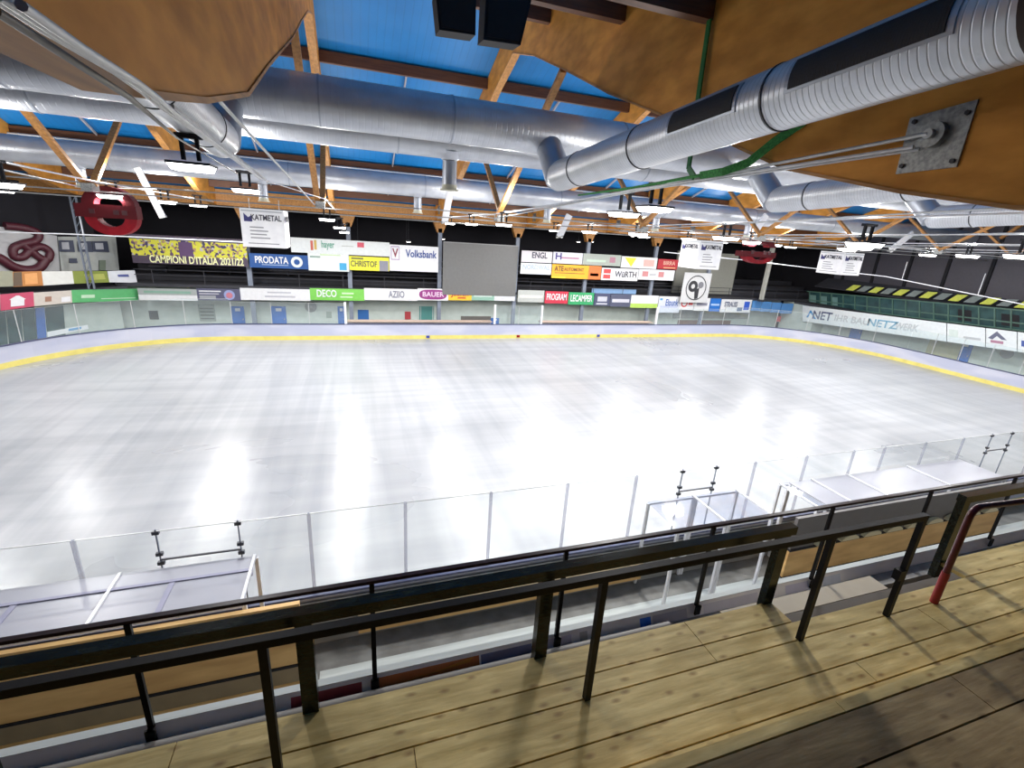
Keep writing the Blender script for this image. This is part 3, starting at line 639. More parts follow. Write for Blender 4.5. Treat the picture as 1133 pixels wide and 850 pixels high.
for p, lb in ((at_y(724, 231, -9.8), 'right one of the two bright floodlights under the right duct'), (at_y(690, 237, -8.4), 'left one of the two bright floodlights under the right duct')): lamp(p, .68, lb, tray_z=p.z+.5, power=LAMP_W*1.9, fill_k=.15)
for Y, lb in ((-.4, 'first'), (5.2, 'second'), (11, 'third')): lamp((-6.45, Y, 8.25), .6, f'floodlight along the upper right girder beyond the bright pair, {lb}', tray_z=8.7)
for i in (2, 5, 6, 7, 8):
    for j, Y in enumerate((-9.6, -4.2, 1.9, 7.2, 12.4)):
        if i == 2 and j < 1: continue
        lamp((FX[i]+.3, Y, 8.3), .8, f'floodlight {ORD[j]} from the viewer beside the {ORD[i]} girder from left', tray_z=8.8, power=LAMP_W*1.15)
# left end lamps
for j, Y in enumerate((-4.2, 3, 10)): lamp((FX[1]+.3, Y, 8.3), .7, f'floodlight {ORD[j]} from the viewer at the left end bay', tray_z=8.8)
# ================================================================== LOUDSPEAKERS
for (pxs, Y, lb) in (([(482, -8), (527, -8), (526, 39), (486, 33)], -12.6, 'left black loudspeaker hanging at the top of picture'), ([(538, -8), (590, -8), (576, 50), (535, 44)], -12.4, 'right black loudspeaker hanging at the top of picture')):
    P4 = [at_y(x, y, Y) for x, y in pxs]; c = sum(P4, Vector())/4
    e = empty('loudspeaker', c, label=lb, cat='loudspeaker', group='hanging loudspeakers')
    MB().prism([p-c for p in P4], (.02, .42, .06)).build('cabinet', MT['matt_black'], e)
    ins = [(p-c)*.86+Vector((0, -.012, 0)) for p in P4]; MB().prism(ins, (0, .01, 0)).build('front_grille', MT['grille'], e)
    MB().tube([P4[0]-c+Vector((.2, .2, 0)), P4[0]-c+Vector((.2, .2, 1.2))], .015, 6).build('hanger', MT['clip'], e)
# ================================================================== GREEN STRAP AND NET
def ribbon(pts, wd, nrm, th=.02):
    m = MB(); nrm = Vector(nrm)
    for a, b in zip(pts[:-1], pts[1:]): m.bar(a, b, th, wd, up=(Vector(b)-Vector(a)).cross(nrm))
    return m
g = [at_x(785, 22, -6.40), at_x(775, 90, -6.40), at_x(765, 165, -6.42), at_x(762, 186, -6.5), at_x(768, 196, -6.6)]
tag(ribbon(g, .10, (1, 0, 0), .03).build('green_strap', MT['greenstrap']), 'green strap hanging down over the right plywood girder', 'strap')
g = [at_x(775, 194, -6.6), at_x(800, 190, -6.6), at_x(828, 180, -6.5), at_x(858, 156, -6.45), at_x(890, 134, -6.4)]
tag(ribbon(g, .12, (1, 0, .3), .03).build('green_netting', MT['greennet']), 'rolled green netting lying along the right girder under the duct', 'netting')
tag(MB().tube([at_x(640, 216, -6.5), at_x(700, 208, -6.5), at_x(775, 194, -6.6)], [.02, .03, .03], 8).build('green_netting', MT['greennet']), 'thin end of green netting along the grey pipes', 'netting')
# ================================================================== HANGING CUBE SIGNS
def cube_sign(xc, yc, s, z0, z1, label, txt):
    e = empty('hanging_sign', (xc, yc, z0), label=label, cat='sign', group='hanging cube signs'); h = s/2; H = z1-z0
    navy = flat('logo_navy', (.02, .02, .14)); ink = flat('ink', (.03, .03, .05))
    for nm, u, n in (('front', Vector((1, 0, 0)), Vector((0, -1, 0))), ('right', Vector((0, 1, 0)), Vector((1, 0, 0))), ('left', Vector((0, -1, 0)), Vector((-1, 0, 0))), ('back', Vector((-1, 0, 0)), Vector((0, 1, 0)))):
        c = n*h+Vector((0, 0, H/2)); up = Vector((0, 0, 1))
        q = MB(); q.prism([c-u*(h-.03)-up*H/2, c+u*(h-.03)-up*H/2, c+u*(h-.03)+up*H/2, c-u*(h-.03)+up*H/2], -n*.03); pn = q.build('sign_panel', MT['white'], e)
        if nm == 'back': continue
        MB().prism([c+n*.01+u*(-h+.12)+up*(H/2-.44), c+n*.01+u*(-h+.38)+up*(H/2-.44), c+n*.01+u*(-h+.38)+up*(H/2-.22), c+n*.01+u*(-h+.26)+up*(H/2-.30), c+n*.01+u*(-h+.12)+up*(H/2-.16)], -n*.005).build('logo', navy, pn)
        text(pn, txt, c+u*.13+up*(H/2-.30), u, up, .20, s*.70, ink)
        for k, (wd, zz) in enumerate(((.42, .03), (.55, -.09), (.5, -.21), (.6, -.33))):
            MB().prism([c+n*.01+u*(-.42)+up*(zz-.02), c+n*.01+u*(-.42+wd*s*.75)+up*(zz-.02), c+n*.01+u*(-.42+wd*s*.75)+up*(zz+.02), c+n*.01+u*(-.42)+up*(zz+.02)], -n*.005).build('text_line', flat('soft_ink', (.25, .25, .27)), pn)
        MB().prism([c+n*.01-u*.6*h*1.2+up*(-H/2+.12), c+n*.01+u*.7*h+up*(-H/2+.12), c+n*.01+u*.7*h+up*(-H/2+.15), c+n*.01-u*.6*h*1.2+up*(-H/2+.15)], -n*.005).build('text_line', flat('soft_ink', (.25, .25, .27)), pn)
        MB().prism([c+n*.008-u*(h-.05)+up*(H/2-.10), c+n*.008+u*(h-.05)+up*(H/2-.10), c+n*.008+u*(h-.05)+up*(H/2-.06), c+n*.008-u*(h-.05)+up*(H/2-.06)], -n*.003).build('stripe', flat('grey_stripe', (.4, .42, .45)), pn)
    for sx in (-1, 1): MB().tube([(sx*h*.7, 0, H), (sx*h*.7, 0, H+.35)], .012, 6).build('hanger', MT['pipe'], e)
cube_sign(-15.3, .70, 1.40, 6.89, 8.2, 'large white hanging metal company sign at left centre', 'KATMETAL')
cube_sign(4.28, .70, 1.40, 6.86, 8.19, 'white hanging metal company sign right of centre', 'KATMETAL')
cube_sign(13.95, .75, 1.50, 6.90, 8.1, 'white hanging metal company sign furthest right', 'KATMETAL')
# ================================================================== RED HANGING RINGS
def red_ring(x, y, z, s, label, kz=.82, bw=1.0):
    e = empty('red_ring', (x, y, z), label=label, cat='ring decoration', group='red hanging rings')
    MB().box((.1-1.0*bw)*s, (.1+.9*bw)*s, -.25, .25, .55*s, (.55+.45*kz/.82)*s).build('cross_bar', MT['darkred'], e)
    for xx in (-.35, .35, .6): MB().box((xx-.08)*s, (xx+.08)*s, -.27, -.24, .68*s, .84*s).build('hole_plate', flat('deep_red', (.05, .005, .01)), e)
    m = MB(); n = 16; R1, R0 = .78*s, .42*s; cx = .15*s
    def ringpart(a0, a1, cz, name, mm_):
        m = MB(); vs = []
        for i in range(n+1):
            a = a0+(a1-a0)*i/n
            for y_ in (-.22, .22):
                for q in (R1, R0): vs.append((cx+q*math.cos(a), y_, cz+q*math.sin(a)*kz))
        fs = []
        for i in range(n):
            b = i*4; fs += [(b, b+4, b+5, b+1), (b+2, b+3, b+7, b+6), (b, b+2, b+6, b+4), (b+1, b+5, b+7, b+3)]
        fs += [(0, 1, 3, 2), (n*4, n*4+2, n*4+3, n*4+1)]
        m.add(vs, fs, False).build(name, mm_, e)
    ringpart(PI, 2*PI, .60*s, 'lower_arc', MT['red']); ringpart(0, PI, .98*s, 'upper_arc', MT['darkred'])
    MB().tube([(-.4*s, 0, 1.0*s), (-.4*s, 0, 1.75*s)], .03, 8).build('hanger', MT['pipe'], e)
red_ring(-20.55, 1.9, 7.0, 1.0, 'big red hanging ring ornament at the left', .82, .95)
red_ring(8.9, 1.9, 6.85, 1.25, 'dark red hanging ring ornament at the right', .42, 1.0)
# ================================================================== SAFETY NET CABLE
def cable(pts, r, label, drops=()):
    e = empty('net_cable', pts[0], label=label, cat='cable'); p0 = Vector(pts[0])
    MB().tube([Vector(p)-p0 for p in pts], r, 8).build('cable_tube', MT['whitebar'], e)
    for d, h in drops: MB().tube([Vector(d)-p0, Vector(d)-p0+Vector((0, 0, h))], r*.6, 6).build('hanger', MT['whitebar'], e)
cable([at_y(-30, 256, 14), at_y(75, 259, 14.2), at_y(155, 262.5, 14.4), at_y(270, 268, 14.4)], .035, 'white net cable along the far left side', [(at_y(92, 259, 14.2), 1.2)])
cable([at_y(735, 279, 14.4), at_y(825, 288, 14.4), at_x(900, 297, 27), at_x(980, 306, 28), at_x(1133, 337, 28), at_x(1200, 348, 28)], .035, 'white net cable along the right end', [(at_x(998, 309, 28), 1.3), (at_x(1082, 326, 28), 1.4)])
# ================================================================== FAR STAND
for i, (px, cr_) in enumerate(((275, 1), (387, 1), (487, 1), (572, 1), (650, 1), (725, 1), (787, 0))):
    X = at_y(px, 300, 18.0).x; e = empty('column', (X, 18.0, 0), label=f'grey blue steel column of the far stand, {ORD[i]} from the left', cat='column', group='far stand columns')
    MB().box(-.15, .15, .2, .45, 0, 7.9).build('shaft', MT['column'], e)
    MB().prism([(-.22, .2, 7.6), (.22, .2, 7.6), (.55, .2, 8.44), (-.55, .2, 8.44)], (0, .5, 0)).build('timber_corbel', MT['glulam'], e)
X = at_y(848, 300, 17.5).x
e = empty('column', (X, 17.3, 0), label='cream post standing at the far right corner', cat='column'); MB().box(-.16, .16, -.1, .2, 3.2, 8.4).build('shaft', MT['post_cream'], e); MB().box(-.22, .22, -.16, .26, 3.0, 3.2).build('foot_plate', MT['clip'], e)
X = at_y(85, 240, 16.5).x
e = empty('lattice_column', (X, 16.5, 0), label='dark lattice steel column at the far left corner', cat='column')
for dx in (-.14, .14): MB().box(dx-.04, dx+.04, -.05, .05, 3.0, 8.4).build('upright', MT['column'], e)
m = MB()
for k in range(12): m.bar((-.12, 0, 3.1+k*.44), (.12, 0, 3.5+k*.44), .03, .03)
m.build('lacing', MT['column'], e)
# banner helper: four photo edges measured on the fascia plane
def banner(px0, px1, yt, yb, Y, col, cname, label, txt=None, tcol=(.03, .03, .05), th=.05, group=None, sub=None, tx=.5, tw=.85, hh=.55, dz=0, cat='banner', name='banner'):
    xm = (px0+px1)/2; a = at_y(px0, (yt+yb)/2, Y); b = at_y(px1, (yt+yb)/2, Y); zt = at_y(xm, yt, Y).z; zb = at_y(xm, yb, Y).z
    W = b.x-a.x; H = zt-zb; o = empty(name, ((a.x+b.x)/2, Y, zb), label=label, cat=cat, group=group)
    bs = MB().box(-W/2, W/2, 0, th, 0, H).build('sheet', flat(cname, col), o)
    for (x0, x1, z0, z1, c2, n2) in (sub or ()):
        MB().box(-W/2+W*x0, -W/2+W*x1, -.008, -.001, H*z0, H*z1).build('mark', flat(n2, c2), o)
    if txt:
        if not isinstance(txt, list): txt = [(txt, tx, .5, tw, hh, tcol)]
        for (s, fx, fz, fw, fh, tc_) in txt: text(o, s, (-W/2+W*fx, 0, H*fz), (1, 0, 0), (0, 0, 1), H*fh, W*fw, flat('ink_%d_%d_%d' % tuple(int(c*99) for c in tc_), tc_))
    return o, W, H
def disc(parent, c, r, m, name='logo_disc', r0=0, n=24, y=-.012, z=None):
    mb = MB(); vs = []
    if r0 == 0: mb.prism([(c[0]+r*math.cos(2*PI*i/n), y, c[1]+r*math.sin(2*PI*i/n)) for i in range(n)], (0, .008, 0))
    else:
        for i in range(n):
            a = 2*PI*i/n
            for q in (r, r0):
                for yy in (y, y+.008): vs.append((c[0]+q*math.cos(a), yy, c[1]+q*math.sin(a)))
        fs = []
        for i in range(n):
            b = i*4; d = ((i+1) % n)*4; fs += [(b, d, d+2, b+2), (b+1, b+3, d+3, d+1), (b, b+1, d+1, d), (b+2, d+2, d+3, b+3)]
        mb.add(vs, fs)
    return mb.build(name, m, parent)
WH = (.78, .78, .79); GF = 'fascia banners'; FY = 18.0
def fz(px):  # fascia top/bottom pixel rows along the far side
    return (319.5+max(0, (px-548))*.045 if px > 548 else 319.5, 332.5+max(0, (px-548))*.05 if px > 548 else 332.5)
F = [
 (153, 218, (.40, .43, .42), 'f_grey', 'grey and white fascia banner right of the green one', None, (0, 0, 0), [(0, 1, 0, .45, WH, 'f_white'), (.1, .9, .6, .8, (.25, .42, .33), 'f_greentext')]),
 (218, 266, (.10, .10, .17), 'f_navygrey', 'dark navy fascia banner with round emblem', None, WH, [(.05, .55, .72, .82, WH, 'f_white'), (.05, .5, .5, .6, (.5, .5, .55), 'f_mid'), (.05, .42, .1, .4, (.35, .36, .38), 'f_mid2')]),
 (266, 343, WH, 'f_white', 'long white fascia banner with two faint text lines', None, WH, [(.38, .72, .62, .74, (.5, .5, .52), 'f_mid'), (.34, .78, .26, .4, (.5, .5, .52), 'f_mid')]),
 (343, 403, (.20, .58, .09), 'f_green', 'bright green fascia banner reading DECO', [('DECO', .3, .55, .36, .62, WH)], WH, [(.58, .8, .55, .68, (.6, .8, .5), 'f_pgreen'), (.55, .78, .25, .36, (.6, .8, .5), 'f_pgreen')]),
 (403, 462, WH, 'f_white', 'white fascia banner with grey lettering beside DECO', [('AZIIO', .6, .5, .3, .6, (.25, .26, .32))], WH, None),
 (462, 496, WH, 'f_white', 'white fascia banner with purple oval', None, WH, None),
 (496, 522, (.85, .55, .04), 'f_amber', 'amber fascia banner with red script', [('Jaufen', .5, .6, .75, .5, (.6, .08, .03))], WH, [(.4, .75, .15, .3, (.6, .12, .03), 'f_redscript')]),
 (522, 547, (.28, .48, .38), 'f_teal', 'teal green fascia banner left of bench post', None, WH, [(.1, .9, .3, .55, (.6, .72, .66), 'f_pteal')]),
 (547, 570, (.70, .71, .73), 'f_white2', 'plain white fascia board between the players benches', None, WH, None),
 (573, 602, (.50, .52, .49), 'f_beige', 'beige grey fascia banner right of bench gap', None, WH, [(.05, .95, .35, .6, (.68, .69, .64), 'f_pale')]),
 (603, 628.5, (.60, .035, .07), 'f_red', 'red fascia banner reading PROGRAM', [('PROGRAM', .5, .52, .86, .55, WH)], WH, None),
 (629, 657, (.04, .38, .14), 'f_dgreen', 'green fascia banner right of the red one', [('LECAMPER', .5, .5, .86, .55, WH)], WH, None),
 (657.5, 675, (.07, .08, .15), 'f_navy', 'navy fascia banner with white arch emblem', None, WH, [(.2, .8, .35, .75, (.55, .56, .62), 'f_lnavy'), (.15, .85, .1, .22, (.55, .56, .62), 'f_lnavy')]),
 (675.5, 698, (.09, .10, .16), 'f_navy2', 'navy fascia banner with white lettering bar', None, WH, [(.08, .92, .35, .62, (.6, .6, .66), 'f_lnavy2')]),
 (698, 728, WH, 'f_white', 'white and lime fascia banner', None, WH, [(0, 1, 0, .35, (.45, .66, .12), 'f_lime')]),
 (728.5, 752, WH, 'f_white', 'white fascia banner with blue lettering', [('Elpunk', .62, .5, .6, .55, (.05, .12, .38))], WH, [(.05, .18, .2, .85, (.06, .3, .6), 'f_bluefig')]),
 (752.5, 768, WH, 'f_white', 'white fascia banner with red circle', None, WH, [(.6, .9, .4, .6, (.7, .1, .1), 'f_redd')]),
 (768.5, 785, WH, 'f_white', 'white fascia banner with small grey emblem', None, WH, [(.15, .85, .4, .62, (.3, .3, .38), 'f_gr')]),
 (785.5, 797, (.02, .16, .55), 'f_blue', 'small blue fascia banner', None, WH, [(.1, .9, .45, .6, (.4, .55, .8), 'f_lblue')]),
 (797.5, 831, WH, 'f_white', 'white fascia banner with blue figure at right', [('STRAUSS', .32, .6, .42, .4, (.1, .12, .2))], WH, [(.55, .72, .1, .4, (.15, .2, .3), 'f_dk'), (.76, .94, .2, .85, (.04, .12, .6), 'f_bluefig2')]),
]
for (p0, p1, col, cn, lb, tx_, tc_, sub) in F:
    yt, yb = fz((p0+p1)/2); o, W, H = banner(p0, p1, yt, yb, FY, col, cn, lb, tx_, tc_, group=GF, sub=sub)
    if 'purple oval' in lb:
        m = MB(); m.prism([(.0+W*.45*math.copysign(abs(math.cos(a))**.6, math.cos(a)), -.012, H*.5+H*.42*math.copysign(abs(math.sin(a))**.8, math.sin(a))) for a in [2*PI*k/28 for k in range(28)]], (0, .008, 0)); m.build('oval', flat('f_purple', (.30, .04, .22)), o)
        text(o, 'BAUER', (0, -.012, H*.5), (1, 0, 0), (0, 0, 1), H*.42, W*.7, flat('ink_pink', (.8, .6, .75)))
    if 'round emblem' in lb: disc(o, (W*.24, H*.48), H*.42, flat('f_emblem', (.30, .35, .6))); disc(o, (W*.24, H*.45), H*.25, flat('f_emblem2', (.55, .2, .25)), y=-.022)
    if 'red circle' in lb: disc(o, (-W*.2, H*.52), H*.3, flat('f_redd', (.7, .1, .1)), r0=H*.2)
    if 'green one' in lb: pass
banner(728, 752, 343-10.5, 346, FY-.02, (.66, .69, .76), 'f_palelilac', 'small white sheet hanging below the blue-lettered banner', None, sub=[(.1, .9, .4, .55, (.5, .55, .7), 'f_pb')])
# light blue panels at the far right corner
for i, (p0, p1) in enumerate(((832, 842), (842.5, 853), (853.5, 864), (864.5, 877), (878, 888))):
    yt = 333+(p0-832)*.09; banner(p0, p1, yt, yt+11, FY, (.10, .30, .66), 'f_skyblue', f'light blue fascia panel, {ORD[i]} from the left', group='light blue fascia panels')
# upper banners
UY = 17.75; GU = 'upper banners on the columns'
U = [
 (276, 341, 281.5, 297, (.015, .08, .28), 'u_blue', 'blue banner reading PRODATA with ring logo', [('PRODATA', .37, .55, .56, .5, WH)], [(.2, .65, .2, .26, (.3, .4, .6), 'u_lb')]),
 (322, 431, 265.5, 281.5, (.70, .73, .72), 'u_white', 'long white upper banner with green lettering and red stripes', [('hayer', .36, .62, .13, .5, (.15, .38, .28))], [(.19, .215, .2, .85, (.55, .12, .08), 'u_red'), (.225, .25, .25, .9, (.6, .4, .1), 'u_or'), (.66, .73, .55, .9, (.6, .08, .12), 'u_rd2'), (.5, .62, .55, .62, (.5, .52, .5), 'u_g')]),
 (341, 386, 281, 300, (.74, .80, .76), 'u_pgreen', 'white banner with pale green landscape and blue logo', None, [(.05, .3, .75, .85, (.25, .35, .3), 'u_dg'), (.76, .94, .08, .5, (.05, .35, .6), 'u_bl'), (.3, .8, .9, .97, (.55, .7, .4), 'u_lg')]),
 (386.5, 430.5, 283, 299.5, (.80, .76, .04), 'u_yellow', 'yellow banner reading CHRISTOF', [('CHRISTOF', .36, .42, .66, .4, (.10, .10, .05))], [(0, 1, .92, 1, (.03, .02, .01), 'u_k'), (.75, .98, 0, .7, (.25, .25, .30), 'u_gr'), (.05, .35, .72, .85, (.2, .2, .05), 'u_kk')]),
 (431, 485, 272, 300.5, WH, 'u_wh', 'white banner reading Volksbank', [('Volksbank', .64, .68, .64, .30, (.03, .07, .28))], None),
 (577, 611, 278, 290.5, (.70, .66, .68), 'u_pink', 'pale banner reading ENGL', [('ENGL', .58, .62, .5, .55, (.05, .05, .08))], None),
 (612, 644.5, 279.5, 292, (.70, .70, .78), 'u_lil', 'lilac banner with dark H and red line', [('H', .18, .6, .2, .6, (.06, .04, .2))], [(.28, .88, .45, .58, (.45, .2, .3), 'u_rl')]),
 (645, 687, 281.5, 294, (.38, .42, .37), 'u_gg', 'grey green banner right of lilac one', None, [(.1, .6, .3, .5, (.5, .62, .5), 'u_ggt'), (.7, .85, .3, .8, (.4, .2, .25), 'u_ggr')]),
 (687.5, 727, 284.5, 297, (.74, .74, .72), 'u_w3', 'white banner with yellow triangle', None, [(.62, .92, .2, .8, (.72, .42, .38), 'u_pk')]),
 (728, 750, 287, 298, (.42, .02, .03), 'u_red2', 'red banner with small lettering at upper right', [('BIRRA', .55, .6, .6, .4, (.7, .4, .3))], [(.3, .9, .1, .2, (.7, .4, .2), 'u_o2')]),
 (576, 610, 291.5, 303.5, (.74, .78, .80), 'u_w4', 'white banner reading NORDWAL', [('NORDWAL', .5, .62, .88, .45, (.45, .52, .60))], None),
 (610.5, 665, 293.5, 308.5, (.88, .44, .03), 'u_orange', 'orange and yellow banner reading ATE', [('ATE', .14, .68, .18, .4, (.12, .06, .03)), ('AUTOMONT', .44, .66, .4, .24, (.2, .08, .03))], [(.0, .28, 0, .12, (.9, .68, .05), 'u_y2'), (.06, .66, .36, .41, (.25, .1, .03), 'u_bb'), (.74, 1, 0, .99, (.82, .20, .05), 'u_or2'), (.78, .95, .25, .45, WH, 'u_whm')]),
 (665.5, 706, 297, 310.5, WH, 'u_wh', 'white banner reading WÜRTH with red logo', [('WüRTH', .66, .5, .6, .5, (.08, .08, .10))], [(.05, .24, .55, .9, (.65, .08, .08), 'u_wr'), (.05, .24, .12, .45, (.65, .08, .08), 'u_wr')]),
 (706.5, 746, 298.5, 310, (.74, .74, .76), 'u_w5', 'white banner with two small red emblems', None, [(.1, .26, .3, .8, (.6, .25, .25), 'u_re'), (.55, .7, .3, .8, (.6, .25, .25), 'u_re'), (.3, .48, .4, .6, (.5, .5, .52), 'u_t')]),
]
for (p0, p1, yt, yb, col, cn, lb, tx_, sub) in U:
    yy = UY-(.03 if 'landscape' in lb or 'PRODATA' in lb else 0)
    o, W, H = banner(p0, p1, yt, yb, yy, col, cn, lb, tx_, group=GU, sub=sub)
    if 'PRODATA' in lb: disc(o, (W*.30, H*.5), H*.40, WHm if False else flat('ring_white', (.7, .75, .75)), r0=H*.2)
    if 'Volksbank' in lb:
        MB().box(-W*.47, -W*.30, -.012, -.004, H*.42, H*.95).build('logo_frame', flat('u_vframe', (.45, .35, .5)), o); MB().box(-W*.455, -W*.315, -.018, -.011, H*.46, H*.91).build('logo_field', MT['white'], o)
        text(o, 'V', (-W*.385, -.018, H*.68), (1, 0, 0), (0, 0, 1), H*.34, W*.12, flat('ink_v', (.25, .03, .06)))
    if 'yellow triangle' in lb: MB().prism([(-W*.42, -.01, H*.9), (-W*.1, -.01, H*.9), (-W*.22, -.01, H*.1)], (0, .006, 0)).build('triangle', flat('u_tri', (.8, .7, .05)), o)
# champions banner: yellow and purple crowd picture
cm = mat('crowd_picture', (.55, .52, .05), .6); nt, b = nodes(cm)
tc = nt.nodes.new('ShaderNodeTexCoord'); vo = nt.nodes.new('ShaderNodeTexVoronoi'); vo.inputs['Scale'].default_value = 7.5; nt.links.new(tc.outputs['Object'], vo.inputs['Vector'])
r = nt.nodes.new('ShaderNodeValToRGB'); r.color_ramp.interpolation = 'CONSTANT'; els = r.color_ramp.elements
els[0].position = 0; els[0].color = (.58, .56, .04, 1); els[1].position = .5; els[1].color = (.10, .05, .12, 1)
for p_, c_ in ((.62, (.62, .58, .06, 1)), (.72, (.35, .22, .12, 1)), (.82, (.45, .42, .4, 1)), (.9, (.05, .04, .1, 1))): q = els.new(p_); q.color = c_
sp = nt.nodes.new('ShaderNodeSeparateColor'); nt.links.new(vo.outputs['Color'], sp.inputs[0]); nt.links.new(sp.outputs[0], r.inputs[0]); nt.links.new(r.outputs[0], b.inputs['Base Color'])
MT['c_crowd'] = cm
o, W, H = banner(145, 273, 262, 293, 17.75, (1, 1, 1), 'crowd', "wide yellow crowd photo banner reading CAMPIONI D'ITALIA 2021/22", [("CAMPIONI D'ITALIA 2021/22", .55, .15, .82, .27, (.85, .85, .45))])
MB().box(-W/2, W/2, -.006, -.001, H*.84, H).build('dark_strip', flat('crowd_top', (.07, .05, .08)), o)
MB().box(-W/2, W/2, -.006, -.001, 0, H*.27).build('dark_strip', flat('crowd_top', (.07, .05, .08)), o)
MB().box(-W*.10, W*.02, -.006, -.001, H*.25, H*.8).build('purple_group', flat('crowd_purple', (.10, .05, .13)), o)
# emblem banner: plain ring emblem
o, W, H = banner(755, 785, 302, 335, 17.6, (.62, .62, .62), 'emb', 'white square banner with round black emblem', None, group=GU)
disc(o, (0, H*.5), min(W, H)*.42, flat('emb_k', (.03, .03, .035)), r0=min(W, H)*.385); disc(o, (-W*.12, H*.55), W*.17, flat('emb_k', (.03, .03, .035)), r0=W*.07); disc(o, (W*.16, H*.6), W*.10, flat('emb_g', (.2, .2, .22))); MB().prism([(-W*.05, -.014, H*.45), (W*.12, -.014, H*.5), (W*.12, -.014, H*.15), (W*.0, -.014, H*.12)], (0, .006, 0)).build('emblem_mark', flat('emb_k', (.03, .03, .035)), o)
# big grey screen
banner(490, 572, 269.5, 327, 17.95, (.17, .17, .165), 'screen_grey', 'large blank grey screen in the far stand', None, th=.1, cat='screen', name='projection_screen', sub=[(.0, 1, .985, 1, (.3, .3, .3), 'scr_edge')])
# dark stand furniture: rows of benches
for k in range(3):
    e = empty('stand_bench', (-5, 20.6+k*1.8, 3.2+(k+1)*.45 if k else 3.65), label=f'dark bench row in the far stand, {ORD[k]} from the ice', cat='bench', group='dark bench rows')
    MB().box(-21, 24, .3, .65, .40, .46).build('seat_board', flat('bench_grey', (.10, .10, .12)), e)
    for x in range(-20, 25, 4): MB().box(x-.04, x+.04, .35, .6, 0, .40).build('leg', MT['darkgrey'], e)
e = empty('balcony_railing', (0, 18.35, 3.2), label='thin dark railing of the far balcony above the fascia banners', cat='railing')
for z in (.55, .9): MB().tube([(-26, 0, z), (33, 0, z)], .025, 6).build('rail', MT['darkgrey'], e)
for x in range(-25, 33, 3): MB().tube([(x, 0, 0), (x, 0, .9)], .025, 6).build('post', MT['darkgrey'], e)
tag(MB().box(at_y(655, 322, 18.6).x, at_y(704, 322, 18.6).x, 18.6, 18.7, at_y(680, 325, 18.6).z, at_y(680, 320, 18.6).z).build('light_blue_barrier', flat('sky_barrier', (.25, .42, .68))), 'light blue barrier strip above the navy fascia banners', 'barrier')
# pale wall pieces behind the emblem banner
tag(MB().box(at_y(746, 310, 20).x, at_y(812, 310, 20).x, 20, 20.2, 3.3, 7.3).build('pale_partition', flat('pale_partition', (.30, .30, .26))), 'pale partition behind the round emblem banner', 'partition')
# small downlights in the stand
for i, (px, py) in enumerate(((75, 234), (396, 268), (452, 268), (490, 265), (640, 268), (655, 268), (450, 312), (700, 262))):
    p = at_y(px, py, 21); e = empty('downlight', p, label=f'small lit downlight in the dark far stand, {ORD[i]} from the left' if i != 6 else 'small warm lamp above the Volksbank fascia', cat='lamp', group='small downlights')
    MB().tube([(0, 0, 0), (0, 0, .03)], .16, 16).build('lens', MT['lamp_small'], e); MB().tube([(0, 0, .03), (0, 0, .14)], .18, 16).build('housing', MT['clip'], e); MB().tube([(0, 0, .14), (0, 0, 8.72-p.z)], .012, 6).build('cord', MT['clip'], e)
# lower wall details (Y 19.3)
WY = 19.27
def wallitem(name, px0, px1, yt, yb, col, cn, label, cat, group=None, sub=None, th=.04):
    return banner(px0, px1, yt, yb, WY-.01, col, cn, label, None, group=group, sub=sub, cat=cat, name=name, th=th)
for i, (a, b_, t_) in enumerate(((257, 271, 339), (301, 317, 339), (374, 382, 339), (543, 552, 352))):
    o, W, H = wallitem('door_%d' % (i+1), a, b_, t_, 366, (.03, .15, .50), 'doorblue', f'blue door in the lower far wall, {ORD[i]} from the left', 'door', 'blue doors', [(.3, .7, .8, .92, (.6, .62, .66), 'door_sign')])
    MB().box(W*.32, W*.4, -.05, -.001, H*.45, H*.5).build('handle', MT['steel'], o); o['kind'] = 'structure'
wallitem('wall_poster', 396, 408, 343, 354, (.03, .14, .42), 'poster_b', 'blue poster on the lower far wall', 'poster')
wallitem('wall_poster', 448, 454.5, 345, 353.5, (.42, .05, .06), 'poster_r', 'red poster on the lower far wall', 'poster')
o, W, H = wallitem('door_5', 464, 480, 339, 360, (.09, .28, .26), 'door_teal', 'teal glass door in the lower far wall', 'door', None, [(.08, .12, 0, 1, (.5, .55, .55), 'tealframe'), (.9, .95, 0, 1, (.5, .55, .55), 'tealframe')]); o['kind'] = 'structure'
o, W, H = wallitem('window_1', 220, 238, 337, 355.5, (.30, .34, .31), 'slatgrey', 'grey slatted window in the lower far wall', 'window', None, [(.08, .92, .12+.2*k, .2+.2*k, (.14, .16, .15), 'slatdark') for k in range(4)]); o['kind'] = 'structure'
wallitem('vent_hatch', 165, 175, 344, 353.5, (.07, .08, .08), 'hatch', 'dark square vent hatch in the lower far wall', 'vent')
wallitem('junction_box', 98, 109, 354, 361, (.72, .73, .72), 'jbox', 'white box on the lower far wall at left', 'box')
wallitem('notice', 361, 367, 345, 352, (.30, .36, .32), 'notice', 'small dark notice on the lower far wall', 'notice')
wallitem('bench_equipment', 510, 543, 350, 357, (.14, .13, .12), 'equip', 'dark equipment lying behind the left players bench', 'equipment')
for i, (px, py, lb) in enumerate(((121, 339.5, 'left'), (344, 339.5, 'right'))):
    p = at_y(px, py, WY-.02); e = empty('round_plate', p, label=f'{lb} round grey plate on the lower far wall', cat='plate', group='round wall plates'); disc(e, (0, 0), .42, flat('rplate', (.24, .25, .25)), 'plate_disc'); disc(e, (0, 0), .08, MT['steel'], 'hub', y=-.03)
banner(750, 808, 354.5, 361, 19.2, (.22, .15, .12), 'base_brown', 'brown wooden base strip on the far wall at right', None, cat='base strip', name='base_strip')
